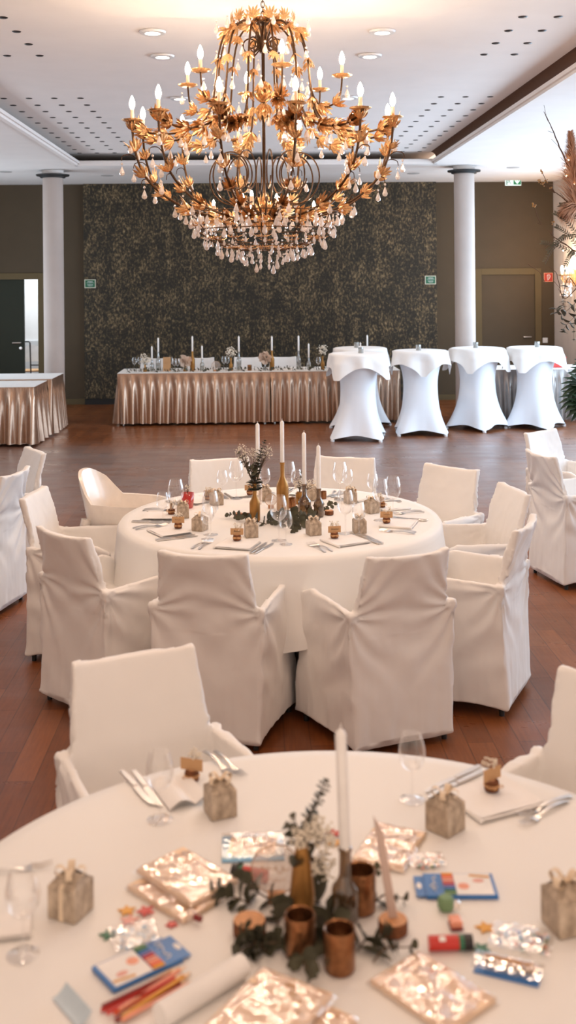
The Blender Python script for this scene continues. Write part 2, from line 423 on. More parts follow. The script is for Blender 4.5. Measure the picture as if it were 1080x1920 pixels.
# columns
def column(px, py, label):
    p = P(px, py, 0); o = thing('column', label, 'column', (p.x, p.y, 0))
    b = MB(); b.caps = True; b.lathe([(.146,.09),(.146,ZL-.08)], 48); b.build('shaft', wallmat('greige_column_paint', srgb(190,176,168)), o)
    b = MB(); b.lathe([(.135,0),(.135,.09)], 40); b.build('base_ring', M_['rubber'], o)
    b = MB(); b.lathe([(.15,ZL-.11),(.18,ZL-.105),(.185,ZL-.085),(.235,ZL-.08),(.24,ZL-.06),(.15,ZL-.055)], 48); b.build('black_collar', M_['rubber'], o)
    b = MB(); b.lathe([(.155,ZL-.06),(.155,ZL-.001)], 48); b.build('top_drum', CEIL, o)
    return o
column(103, 792, 'round pale column left of the patterned wall, behind the left buffet tables')
column(874, 787, 'round pale column right of the patterned wall, beside the closed door')

# small slots in the coffer ceiling
sm = None; n = 0
for xs, side in (((-2.38,-2.14,-1.9,-1.65), 'left'), ((1.82,2.06,2.30,2.53), 'right')):
    for yy in [7.28+.41*k for k in range(4)]+[10.5+.41*k for k in range(12)]:
        for x in xs:
            q = ray(0, 0); 
            if yy < 9 and side == 'left' and x < -1.9-.02: continue
            if yy < 9 and side == 'right' and x > 2.1: continue
            if sm is None:
                b = MB(); b.lathe([(0,-.004),(.03,-.004),(.036,0)], 12); sm = b.mesh('ceiling_slot', M_['black'])
            o = put('ceiling_slot', sm, None, (x, yy, ZU-.001))
            o.scale = (.9,.9,1); xi = xs.index(x); rw = round((yy-7.28)/.41)+1 if yy < 9 else round((yy-10.5)/.41)+1
            tag(o, 'small black opening in the %s ceiling, %s cluster, row %s, %s column' % (side, 'near' if yy < 9 else 'far', 'one two three four five six seven eight nine ten eleven twelve'.split()[rw-1], 'first second third fourth'.split()[xi]), 'ceiling opening', 'small black ceiling openings on the %s' % side)
# recessed downlights
DL = []
@info('ceiling_downlight', 'downlight')
def downlight(o):
    b = MB(); b.lathe([(.052,-.004),(.055,-.018),(.088,-.016),(.095,-.002)], 28); b.build('trim_ring', M_['white'], o)
    b = MB(); b.lathe([(0,-.012),(.05,-.008)], 20); b.build('lamp_face', emit('lit_downlight', (1,.86,.72), 9), o)
rowsn = [('nearest the camera', 7.69), ('second from the camera', 8.52), ('third from the camera', 10.5), ('fourth from the camera', 11.9), ('farthest from the camera', 14.5)]
for sx, side in ((-.70, 'left'), (.92, 'right')):
    for nm, yy in rowsn:
        inst('downlight', downlight, 'round recessed ceiling light in the %s row, %s' % (side, nm), (sx, yy, ZU-.0005)); DL.append((sx, yy, ZU))
for px, py, s in ((962, 314, 'before the exit sign'), (10, 322, 'left of the left column'), (201, 329, 'right of the left column'), (775, 325, 'left of the right column')):
    p = P(px, py, ZL); b = MB(); b.lathe([(0,-.006),(.09,-.006),(.1,0)], 20)
    tag(b.build('flush_ceiling_speaker', simple('dusty_grille', (.45,.42,.4), .7), loc=(p.x, p.y, ZL-.0005)), 'small round flush grille in the low ceiling '+s, 'ceiling speaker')
# ------------------------------------------------------------------ chandelier
cp = RGT*(-43/FPX*6.5)+FWD*6.5
ch = thing('chandelier', 'large gilded crystal chandelier with two tiers of lit candle bulbs and leafy curved arms', 'chandelier', (cp.x, cp.y, ZU))
def cz(p): return Vector((p[0], p[1] if len(p) > 2 else 0, p[-1]-ZU))
def frames(path, t):
    i = max(1, min(len(path)-2, int(t*(len(path)-1))))
    return path[i], (path[i+1]-path[i-1]).normalized()
def sprays(b, path, ts, L, n=4, mat=1, back=False, rr=R):
    for t in ts:
        p, d = frames(path, t)
        if back: d = -d
        side = Vector((0,1,0)); up = d.cross(side).normalized()
        for k in range(n):
            a = 2*pi*k/n+rr.uniform(-.3,.3)+t*9
            o = side*cos(a)+up*sin(a)
            l = L*rr.uniform(.75,1.15)
            b.leaf(p, d*.75+o*.85, -o+d*.3, l, l*.33, mat, True, -.25+rr.uniform(-.1,.25)*-1)
def drop_mesh(L=.058, r=.0165, bead=True):
    b = MB(); z = 0
    if bead:
        b.ball((0,0,-.012), .0075, 0, 8, 4); b.tube([(0,0,0),(0,0,-.03)], .0007, 3, 1); z = -.024
    b.lathe([(0,z),(r*.25,z-L*.12),(r*.65,z-L*.42),(r,z-L*.7),(r*.75,z-L*.9),(0,z-L)], 7)
    return b.mesh('crystal_drop', [M_['crystal'], M_['giltleaf']], sharp=10)
DROP = drop_mesh(); DROPS = drop_mesh(.038, .010)
def solid(b, fn, prof, seg, c, mat): 
    b.lathe(prof, seg, mat, c)
# main arm: over the crown, down the cage, out to the candle
p_main = [cz(q) for q in smooth_path([(.015,0,3.40),(.035,0,3.50),(.09,0,3.565),(.17,0,3.56),(.235,0,3.49),(.272,0,3.36),(.29,0,3.20),(.315,0,3.06),(.38,0,2.965),(.50,0,2.915),(.64,0,2.90),(.765,0,2.935)])]
p_bowl = [cz(q) for q in smooth_path([(.78,0,2.972),(.778,0,2.90),(.762,0,2.79),(.715,0,2.665),(.62,0,2.56),(.48,0,2.475),(.30,0,2.42),(.12,0,2.395),(.02,0,2.40)])]
def bowl_extra(b, rr):
    for (r, z, dr) in ((.745,2.74,.10),(.66,2.60,.07),(.52,2.50,.03)):   # hooked twigs that carry drops
        q = cz((r,0,z)); b.tube(smooth_path([q, q+Vector((dr*.4,0,.035)), q+Vector((dr*.9,0,.03)), q+Vector((dr,0,0))], 4), .0028, 4, 0)
arms = []
for v in range(2):
    rr = random.Random(30+v)
    b = MB(); b.tube(p_main, .0062, 7, 0)
    sprays(b, p_main, (.20,.33,.46,.60), .080, 2, 1, rr=rr); sprays(b, p_main, (.72,.80,.87,.94), .094, 4, 1, rr=rr)
    am = b.mesh('cage_arm', [M_['iron'], M_['giltleaf']])
    b = MB(); b.tube(p_bowl, .0072, 7, 0)
    sprays(b, p_bowl, (.12,.26,.40,.54,.66,.78), .090, 3, 1, True, rr=rr); bowl_extra(b, rr)
    bm_ = b.mesh('bowl_rib', [M_['iron'], M_['giltleaf']])
    arms.append((am, bm_))
b = MB(); b.caps = False; b.lathe([(.008,-.006),(.03,-.008),(.058,.004),(.060,.009),(.03,.001),(.006,.004)], 30, lobes=(10,.05)); b.lathe([(.013,.0),(.014,.012),(.012,.016)], 12); CUP = b.mesh('drip_cup', M_['giltleaf'], 60)
b = MB(); b.lathe([(.011,.010),(.0105,.068),(.006,.07)], 12); SLEEVE = b.mesh('candle_sleeve', M_['candlesleeve'])
b = MB(); b.lathe([(.006,.066),(.011,.075),(.0165,.092),(.0168,.105),(.012,.125),(.005,.142),(0,.149)], 14); BULB = b.mesh('flame_bulb', M_['bulb'])
b = MB(); b.lathe([(.004,.03),(.008,.042),(.0085,.052),(.004,.07),(0,.076)], 10); SBULB = b.mesh('flame_bulb', M_['bulb'])
OFF = 18; DROPN = [0]; EXTRA = MB()
def rotz(a): return Matrix.Rotation(a, 4, 'Z')
def add_drop(par, loc, small=False):
    me = DROPS if small else DROP
    if DROPN[0] < 100 and not small:
        put('crystal_drop', me, par, loc, R.uniform(0, 6)); DROPN[0] += 1
    else:
        EXTRA.M = Matrix.Translation(loc) @ rotz(R.uniform(0,6))
        z = -.024; L, r = (.038,.0098) if small else (.058,.016)
        EXTRA.ball((0,0,-.012), .0062, 0, 6, 4)
        EXTRA.lathe([(0,z),(r*.3,z-L*.15),(r*.65,z-L*.42),(r,z-L*.7),(r*.7,z-L*.92),(0,z-L)], 6)
dlocs = []
for k in range(12):
    a = -RAD(OFF+30*k); v = k % 2
    put('cage_arm', arms[v][0], ch, (0,0,0), a); put('bowl_rib', arms[v][1], ch, (0,0,0), a)
    q = rotz(a) @ cz((.78,0,2.972))
    c = put('drip_cup', CUP, ch, q, a); put('candle_sleeve', SLEEVE, c, (0,0,0)); put('flame_bulb', BULB, c, (0,0,0))
    front = sin(-a) > -.35
    for (r, z, w) in ((.845,2.735,0),(.73,2.60,0),(.55,2.495,0),(.40,2.43,.03),(.80,2.86,.05),(.62,2.875,-.03),(.49,2.885,.03),(.28,3.22,.05),(.265,3.42,-.045),(.70,2.70,-.05),(.47,2.455,-.03),(.34,2.42,0)):
        dlocs.append((front, rotz(a) @ cz((r+R.uniform(-.02,.02), w+R.uniform(-.03,.03), z))))
dlocs.sort(key=lambda t: not t[0])
for f, q in dlocs: add_drop(ch, q)
# upper tier
for v in range(1):
    rr = random.Random(60)
    p_up = [cz(q) for q in smooth_path([(.292,0,3.17),(.33,0,3.085),(.40,0,3.06),(.465,0,3.11),(.482,0,3.225)])]
    b = MB(); b.tube(p_up, .0055, 7, 0); sprays(b, p_up, (.3,.6), .085, 4, 1, rr=rr)
    UPM = b.mesh('upper_arm', [M_['iron'], M_['giltleaf']])
for k in range(6):
    a = -RAD(18+60*k); put('upper_arm', UPM, ch, (0,0,0), a)
    c = put('drip_cup', CUP, ch, rotz(a) @ cz((.482,0,3.23)), a); put('candle_sleeve', SLEEVE, c, (0,0,0)); put('flame_bulb', BULB, c, (0,0,0))
    for (r, z, w) in ((.40,3.03,0),(.50,3.19,.05),(.34,3.05,.04),(.36,2.99,-.05)): add_drop(ch, rotz(a) @ cz((r,w,z)))
# centre rod, crown, leafy knop, chain
b = MB(); b.tube([cz((0,0,3.60)), cz((0,0,2.36))], .010, 8); b.lathe([(.012,3.56-ZU),(.055,3.575-ZU),(.06,3.59-ZU),(.02,3.60-ZU)], 16); b.build('center_rod', M_['iron'], ch)
b = MB()
for k in range(8):
    a = 2*pi*k/8
    pts = []
    for i in range(26):
        t = i/25; th = -pi/2+t*2.15*pi; r = .055*(1-.72*t)
        pts.append(rotz(a) @ cz((.028+.045+r*cos(th), 0, 3.445+r*sin(th))))
    b.tube([rotz(a) @ cz((.012,0,3.50)), rotz(a) @ cz((.03,0,3.42))]+pts, .0045, 5)
b.build('crown_scrolls', M_['iron'], ch)
b = MB()
for z0, n, dn in ((3.23,6,1),(3.10,6,1),(3.10,6,-1),(2.44,7,1),(2.44,7,-1)):
    for k in range(n):
        a = 2*pi*k/n+z0*7; o = Vector((cos(a), sin(a), 0))
        b.leaf(cz((0,0,z0))+o*.012, o*.45-Vector((0,0,dn)), o-Vector((0,0,.2)), .11, .034, 0, True, .35)
for z0 in (3.56,):
    for k in range(12):
        a = -RAD(OFF+30*k); o = Vector((cos(a), sin(a), 0))
        q = cz((0,0,3.565))+o*.19
        for s in (-.35,.35): b.leaf(q, Vector((o.x*.3, o.y*.3, 1))+o.cross(Vector((0,0,1)))*s, -o, .075, .022, 0, True, -.3)
        add_drop(ch, q+o*.09+Vector((0,0,.02)))
b.build('gilded_knop_leaves', M_['giltleaf'], ch)
b = MB()
z = 3.61
k = 0
while z < 3.77:
    pts = [cz((.010*cos(t), 0, z+.018+.018*sin(t)*1.2)) for t in [2*pi*i/12 for i in range(13)]]
    if k % 2: pts = [rotz(pi/2) @ p for p in pts]
    b.tube(pts, .0028, 5, cap=False); z += .030; k += 1
b.lathe([(0,-.03),(.02,-.03),(.055,-.012),(.06,-.0005)], 20)
b.build('chain', M_['iron'], ch)
# scrolls inside the bowl
pts = []
for i in range(46):
    t = i/45; th = -2.3+t*2*pi*1.32; r = .165*(1-.62*t**1.3)
    pts.append(cz((.20-r*cos(th)*.9*-1, 0, 2.665+r*sin(th)*1.05)))
b = MB(); b.tube([cz((.04,0,2.43))]+pts, .0046, 6); SCR = b.mesh('scroll', M_['iron'])
for k in range(10): put('scroll', SCR, ch, (0,0,0), -RAD(36*k+10))
# small lamps near the bowl's floor
for k in range(8):
    a = -RAD(45*k+30); r = .31 if k % 2 else .15
    c = put('inner_candle', SLEEVE, ch, rotz(a) @ cz((r,0,2.425 if k % 2 else 2.475)), 0); c.scale = (1.1,1.1,.9); put('flame_bulb', SBULB, c, (0,0,.03))
# lower basket with fringes of crystal
b = MB()
PB = [cz(q) for q in smooth_path([(.44,0,2.445),(.42,0,2.37),(.33,0,2.29),(.20,0,2.235),(.07,0,2.22)])]
for k in range(12):
    a = -RAD(30*k+3); pp = [rotz(a) @ q for q in PB]; b.tube(pp, .0035, 5, 0)
    for t in (.25,.5,.75):
        p, d = frames(pp, t)
        for s in range(3):
            o = Vector((cos(a+s*2.1), sin(a+s*2.1), -.1)); b.leaf(p, o-d*.2, Vector((0,0,-1)), .055, .015, 1, True, .3)
for r, z in ((.44,2.445),(.405,2.345),(.27,2.26),(.15,2.225)):
    b.tube([cz((r*cos(t), r*sin(t), z)) for t in [2*pi*i/36 for i in range(37)]], .003, 4, 0, False)
b.build('lower_basket', [M_['iron'], M_['giltleaf']], ch)
for r, z, n in ((.44,2.435,44),(.42,2.375,40),(.36,2.31,36),(.28,2.26,30),(.20,2.23,22),(.12,2.20,14),(.05,2.17,6)):
    for i in range(n):
        a = 2*pi*i/n+R.uniform(-.05,.05); add_drop(ch, cz((r*cos(a), r*sin(a), z+R.uniform(-.012,.012))), R.random() < .75)
o = EXTRA.build('crystal_fringe', [M_['crystal'], M_['giltleaf']], ch, sharp=10); tag(o, kind='stuff')

# ------------------------------------------------------------------ covered armchairs
def lerp(a, b, t): return a+(b-a)*t
def chair_mesh(seed):
    rr = random.Random(seed)
    b = MB()
    def slab(outer, inner, nu, nv):
        """closed shell between two (u, v) surfaces"""
        vo = [outer(i/nu, j/nv) for j in range(nv+1) for i in range(nu+1)]; vi = [inner(i/nu, j/nv) for j in range(nv+1) for i in range(nu+1)]
        n = len(vo); w = nu+1; fs = []
        for j in range(nv):
            for i in range(nu):
                a = j*w+i; fs.append((a, a+1, a+w+1, a+w)); fs.append((n+a, n+a+w, n+a+w+1, n+a+1))
        for i in range(nu): fs.append((i, n+i, n+i+1, i+1)); q = nv*w+i; fs.append((q, q+1, n+q+1, n+q))
        for j in range(nv): a = j*w; fs.append((a, a+w, n+a+w, n+a)); a = j*w+nu; fs.append((a, n+a, n+a+w, a+w))
        b.add(vo+vi, fs)
    prof = [(.03,.245,-.28),(.30,.235,-.268),(.48,.228,-.258),(.60,.224,-.258),(.74,.210,-.287),(.868,.200,-.325)]   # z, half width, y
    def pr(z):
        for (z0,w0,y0),(z1,w1,y1) in zip(prof, prof[1:]):
            if z <= z1: t = max(0,(z-z0)/(z1-z0)); return lerp(w0,w1,t), lerp(y0,y1,t)
        return prof[-1][1:]
    def bo(u, v):
        z = lerp(.03,.868,v); w, y = pr(z); x = (2*u-1); k = max(0, (z-.45)/.4)
        return (x*w, y-.022*k*(1-x*x)*1.1, z - .012*k*(1-x*x))
    def bi(u, v):
        z = lerp(.03,.868,v); w, y = pr(z); x = (2*u-1); k = max(0, (z-.45)/.4)
        return (x*(w), y+.036-.022*k*(1-x*x)*1.1, z-.012*k*(1-x*x))
    slab(bo, bi, 10, 20)
    for s in (-1, 1):
        def ao(u, v):
            y = lerp(-.262, .20+.045*(1-v), u); top = .615+.02*u-.035*max(0,u-.85)/.15
            z = lerp(.03, top, v); x = lerp(lerp(.245,.262,min(1,v*1.1)), .305-.025*v, u)
            return (s*x, y, z)
        def ai(u, v):
            q = ao(u, v); return (q[0]-s*.034, q[1], q[2])
        slab(ao, ai, 12, 16)
    # skirt body with the seat on it
    b.add([(-.24,-.26,.03),(.24,-.26,.03),(.30,.245,.03),(-.30,.245,.03),(-.24,-.25,.455),(.24,-.25,.455),(.275,.205,.47),(-.275,.205,.47)], [(0,3,2,1),(4,5,6,7),(0,1,5,4),(1,2,6,5),(2,3,7,6),(3,0,4,7)])
    me = b.mesh('tmp', M_['chair'], None)
    o = bpy.data.objects.new('tmp', me); COL.objects.link(o)
    m = o.modifiers.new('r', 'REMESH'); m.mode = 'VOXEL'; m.voxel_size = .0090; m.use_smooth_shade = True
    m = o.modifiers.new('s', 'SMOOTH'); m.factor = .5; m.iterations = 3
    dg = bpy.context.evaluated_depsgraph_get(); dg.update()
    nm = bpy.data.meshes.new_from_object(o.evaluated_get(dg)); nm.name = 'slipcover'
    bpy.data.objects.remove(o)
    sx, sa, sb = rr.uniform(0,50), rr.uniform(10,13), rr.choice((-1,1))
    cs = []
    nrm = [v.normal.copy() for v in nm.vertices]
    for v, n in zip(nm.vertices, nrm):
        p = v.co; d = 0
        for s in (-1, 1):
            # folds pulled from the corner where arm meets back
            kx = Vector((s*.262, -.25, .60)); q = p-kx; L = q.length
            if n.y < -.5: a = atan2(q.z, -s*q.x)
            elif n.x*s > .5: a = atan2(q.z, q.y)
            else: continue
            f = noise.noise(Vector((L*3, a*1.2, sx)))
            d += sin(a*sa+5*f+s+sx)*.0090*math.exp(-L/.26)*min(1, L/.06)*(1 if rr else 1)
            if n.x*s > .5:   # diagonal drag lines over the arm side
                w = sin((p.z*26+p.y*17)+4*noise.noise(Vector((p.x*2,p.y*4,p.z*3+sx)))); d += .0065*w*max(0, 1-abs(p.z-.40)/.28)
        if p.z < .42 and abs(n.z) < .5:
            k = min(1, (.42-p.z)/.3); c = p.x if abs(n.y) > .5 else p.y
            d += .0065*k*noise.noise(Vector((c*14, p.z*2.2, sx+3)))+.003*k*noise.noise(Vector((c*34, p.z*5, sx)))
        if abs(n.y) > .4 and p.z > .5: d += .004*noise.noise(Vector((p.x*7, p.z*11+p.x*6, sx+9)))
        d += .0042*noise.noise(Vector((p.x*9, p.y*9, p.z*9+sx)))+.0014*noise.noise(Vector((p.x*26, p.y*26, p.z*17+sx)))
        if n.z > .5 and p.z < .5: d += .006*noise.noise(Vector((p.x*10, p.y*10, sx)))
        # knobs at the arm joints
        for s in (-1, 1):
            q = (p-Vector((s*.252,-.262,.605))).length
            if q < .05: d += .010*(1-(q/.05)**2)**1.5
        v.co = p+n*d
        if p.z < .10:   # the hem rises between the corners
            x, y = p.x/.27, (p.y)/.26
            e = 1-max(0, min(1, max(abs(x), abs(y))))*1
            m = (1-min(1, abs(x))**3) if abs(n.y) > .5 else (1-min(1, abs(y))**3)
            v.co.z += (.10-p.z)/.07*.022*m
    nm.materials.clear(); nm.materials.append(M_['chair'])
    nm.polygons.foreach_set('use_smooth', [True]*len(nm.polygons))
    return nm
CH = [chair_mesh(s) for s in (3, 11, 27)]
b = MB(); b.tube([(0,0,.025),(0,0,.15)], .0095, 8); LEGM = b.mesh('leg', M_['metal'])
b = MB(); b.lathe([(.012,0),(.013,.028),(.010,.03)], 10); FOOTM = b.mesh('rubber_foot', M_['rubber'])
def make_chair(v):
    @info('covered_armchair', 'chair')
    def f(o):
        put('slipcover', CH[v], o)
        for x, y in ((-.215,-.240),(.215,-.240),(-.262,.195),(.262,.195)):
            l = put('leg', LEGM, o, (x,y,0)); put('rubber_foot', FOOTM, l, (0,0,0))
    return f
CF = [make_chair(v) for v in range(3)]
def chair(v, top, face, label, group=None, sc=1):
    """top: world point of the middle of the back's top edge; face: direction the sitter looks (degrees)"""
    a = RAD(face-90); off = Matrix.Rotation(a, 3, 'Z') @ Vector((0,-.325,0))
    return inst('chair%d' % v, CF[v], label, (top.x-off.x, top.y-off.y, 0), a, group)
T2 = W((521-540)/FPX*5.95, 5.95); T1 = W(.089, 3.02-.88)
def cpx(v, px, py, label, tw=0, group='covered armchairs around the far round table'):
    p = P(px, py, .86); f = math.degrees(atan2(T2.y-p.y, T2.x-p.x))+tw
    return chair(v, p, f, label, group)
cpx(0, 377, 1040, 'white armchair cover seen from behind, left one of the near pair at the far table', 2)
cpx(1, 768, 1040, 'white armchair cover seen from behind, right one of the near pair at the far table', -1)
cpx(2, 112, 1000, 'white covered armchair left front of the far round table, back to the camera', 9)
cpx(0, 58, 925, 'white covered armchair partly hidden behind another, nearest to the high chair', 1)
cpx(2, 410, 860, 'white covered armchair behind the round table, left of the tall candles', 0)
cpx(1, 650, 857, 'white covered armchair behind the round table, right of the tall candles', 0)
cpx(0, 850, 876, 'white covered armchair right rear of the round table, below the bar tables', 6)
cpx(2, 969, 917, 'white covered armchair right of the round table, facing left with both armrests visible', 4)
cpx(1, 991, 982, 'white covered armchair at the right front of the far table, lit by cool daylight', 5)
g = 'covered armchairs at neighbouring tables'
chair(1, W(-1.70,6.80), 167, 'white covered armchair cut off at the left edge, its back towards the room', g)
chair(2, W(-1.77,7.66), 209, 'white covered armchair at the left edge, behind the cut-off armchair', g)
chair(0, W(1.92,8.40), -49, 'white covered armchair farthest right, directly in front of the bar tables', g)
chair(1, W(1.67,7.33), 13, 'white covered armchair seen from its side at the right edge, before another', g)
chair(2, W(-.505,3.475), -67, 'white covered armchair at the far left of the foreground table, facing the camera', 'covered armchairs at the foreground table')
chair(1, W(.985,3.20), 228, 'white covered armchair cut by the right edge, at the foreground table', 'covered armchairs at the foreground table')

# white moulded high chair
hp = P(236, 942, .72); hf = atan2(T2.y-hp.y, T2.x-hp.x)
h = thing('high_chair', 'moulded white plastic high chair with rounded backrest, left of the far table', 'high chair', (hp.x, hp.y, 0), hf-pi/2+.2)
b = MB()
def hring(z):      # outline of the tub, closed loop
    return z
N = 48
def tub(u, v):
    a = 2*pi*u; x, y = cos(a), sin(a)
    p = 3.2; r = (abs(x)**p+abs(y)**p)**(-1/p)
    X, Y = .195*r*x, .225*r*y
    back = max(0, -sin(a))**1
    bk = max(0, (-Y-.08)/.145)
    xx = abs(X)/.195
    top = .735+ (.175*(1-xx**2.6)**.5 if bk > .3 and xx < 1 else 0)*min(1, max(0,(bk-.3)/.35))
    return X, Y, top
def outer(u, v):
    X, Y, top = tub(u, v); z = lerp(.60, top, v)
    if v < .35: z = lerp(.60-.0, .60+.07, v/.35)
    else: z = lerp(.67, top, (v-.35)/.65)
    lean = -.06*max(0, (z-.735)/.175); fl = lerp(.93, 1.03, min(1, (z-.6)/.13)); nar = 1-.25*max(0,(z-.735)/.175)**2
    return (X*fl*nar, Y*fl+lean, z)
def inner(u, v):
    x, y, z = outer(u, v); X, Y, top = tub(u, v)
    return (x*.93, y*.93+(.0), max(z-.003, .62))
b.grid(outer, N, 14, wrap=True); b.grid(inner, N, 14, wrap=True)
n1 = 14*N; tot = 15*N
b.add([], [])
for i in range(N):
    a, c = n1+i, n1+(i+1) % N; b.f.append([a, c, tot+c, tot+a]); b.m.append(0); b.s.append(True)
b.f.append([tot+i for i in range(N)]); b.m.append(0); b.s.append(True)
b.build('seat_shell', M_['highchair'], h, sharp=60)
# legs: a curved white skirt with arched openings, dark tips
b = MB()
for sx in (-1, 1):
    for sy in (-1, 1):
        b.tube(smooth_path([(sx*.16, sy*.17, .64),(sx*.19, sy*.20, .45),(sx*.22, sy*.235, .03)], 5), [.035]*3+[.028]*4+[.02]*4, 10)
        
b.build('leg_frame', M_['highchair'], h)
for sx in (-1, 1):
    for sy in (-1, 1):
        b = MB(); b.lathe([(.022,0),(.022,.035)], 10, c=(sx*.22, sy*.235, 0)); b.build('rubber_foot', M_['rubber'], h)
# ------------------------------------------------------------------ round dining tables
TT = .75
def round_table(c, label, seed, hem=.33):
    o = thing('round_table', label, 'table', (c.x, c.y, 0))
    b = MB(); b.lathe([(.85,.715),(.86,.72),(.86,.742),(.85,.745)], 64); b.build('tabletop', M_['wood'], o)
    b = MB(); b.tube([(0,0,.04),(0,0,.715)], .045, 16); b.build('pedestal', M_['metal'], o)
    b = MB()
    for k in range(4):
        a = pi/4+k*pi/2; b.tube([(0,0,.06),(.5*cos(a),.5*sin(a),.03)], [.035,.022], 8)
    b.build('base', M_['metal'], o)
    b = MB(); rr = random.Random(seed); N = 240
    ph = [rr.uniform(0,6) for _ in range(6)]
    def f(u, v):
        a = 2*pi*u
        if v < .5: q = v/.5; r = .864*q; return (r*cos(a), r*sin(a), TT-.001+.0012*noise.noise(Vector((r*cos(a)*4, r*sin(a)*4, seed))))
        t = (v-.5)/.5; s = t*(TT-hem+.03*sin(4*a+ph[0])+.035*cos(4*a+1))
        fold = .5*sin(11*a+ph[1]+1.5*sin(2*a+ph[2]))+.35*sin(17*a+ph[3]+sin(3*a))
        r = .864+.012*min(1, s/.02)+s*.10+fold*.075*min(1, s/.35)**1.3*s/.4
        return (r*cos(a), r*sin(a), TT-.001-s-(.0 if s > .01 else 0))
    b.grid(f, N, 44, 0, wrap=True)
    cl = b.build('tablecloth', M_['table'], None, (c.x, c.y, 0), sharp=None)
    return cl
tag(round_table(T2, 'round banquet table under the floor-length white cloth in the middle of the room', 5), 'white round tablecloth hanging in soft folds on the middle table', 'tablecloth')
tag(round_table(T1, 'large round banquet table in the foreground under a white cloth', 8), 'white round tablecloth on the foreground table, covered in craft supplies', 'tablecloth')

# ------------------------------------------------------------------ tableware builders
def glass_b(H, rb, rf):
    def f(o):
        b = MB(); b.caps = False
        b.lathe([(rb*.70,H),(rb*.80,H*.93),(rb*.96,H*.80),(rb,H*.70),(rb*.93,H*.60),(rb*.66,H*.50),(rb*.3,H*.45),(.004,H*.435)], 28); b.build('bowl', M_['glass'], o)
        b = MB(); b.caps = False; b.lathe([(.0045,H*.445),(.0032,H*.38),(.0032,H*.1),(.005,.012),(rf*.5,.005),(rf,.0015),(rf,0),(0,0)], 24); b.build('stem_and_foot', M_['glass'], o)
    f.info = ('wine_glass', 'wine glass'); return f
g_big = glass_b(.225, .044, .038); g_small = glass_b(.165, .034, .032)
@info('gift_box', 'gift box')
def gift_strip(o): gift(o, True)
@info('gift_box', 'gift box')
def gift(o, strip=False):
    s = .032
    b = MB(); b.box((0,0,.031), (2*s,2*s,.062)); b.build('box', M_['gift'], o, bevel=.001)
    b = MB(); h = .018
    v = [(-s,-s,.062),(s,-s,.062),(s,s,.062),(-s,s,.062),(-s*.55,0,.062+h),(s*.55,0,.062+h)]
    b.add(v, [(0,1,5,4),(2,3,4,5),(1,2,5),(3,0,4)], 0, False)
    for a in (0, pi/2, pi, 3*pi/2):
        m = Matrix.Rotation(a,4,'Z'); b.M = m; b.add([(-s*.9,-s*1.02,.060),(s*.9,-s*1.02,.060),(.0,-s*.35,.083),(-.004,-s*.3,.082)], [(0,1,2,3)], 0, True); b.M = Matrix.Identity(4)
    b.build('folded_lid', M_['gift'], o)
    b = MB()
    for a in (.3, 2.1, 3.6, 5.2):
        d = Vector((cos(a), sin(a), 0)); up = Vector((0,0,1)); sd = d.cross(up)*.0065
        pts = [d*(.004)+up*.078, d*.018+up*.092, d*.030+up*.088, d*.026+up*.075, d*.006+up*.076]
        pts = smooth_path(pts, 3)
        b.add([p-sd for p in pts]+[p+sd for p in pts], [(i,i+1,len(pts)+i+1,len(pts)+i) for i in range(len(pts)-1)])
    b.ball((0,0,.080), .006, 0, 8, 5)
    if strip: b.add([(-.005,-s-.001,.0),(.005,-s-.001,.0),(.005,-s-.001,.062),(-.005,-s-.001,.062),(.004,-.01,.080),(-.004,-.01,.080)], [(0,1,2,3),(3,2,4,5)], 0, True)
    b.build('ribbon_bow', M_['ribbon'], o)
def textmesh(s, size):
    c = bpy.data.curves.new('t', 'FONT'); c.body = s; c.size = size; c.align_x = 'CENTER'; c.align_y = 'CENTER'; c.extrude = .0002; c.shear = .3; c.resolution_u = 2
    o = bpy.data.objects.new('t', c); COL.objects.link(o)
    dg = bpy.context.evaluated_depsgraph_get(); me = bpy.data.meshes.new_from_object(o.evaluated_get(dg))
    bpy.data.objects.remove(o); me.materials.clear(); me.materials.append(M_['ink']); me.name = 'lettering'; return me
def scribble(b, x0, x1, h, r, seed, y=0, z=0, mat=0, n=60, vert=True):
    rr = random.Random(seed); pts = []
    for i in range(n):
        t = i/(n-1); q = h*(sin(t*28+rr.uniform(-.2,.2))*(.5+.5*sin(t*9+seed)) + .2*sin(t*7))
        x = x0+(x1-x0)*t+h*.3*cos(t*28)
        pts.append((x, y, z+q) if vert else (x, y+q, z))
    b.tube(pts, r, 4, mat)
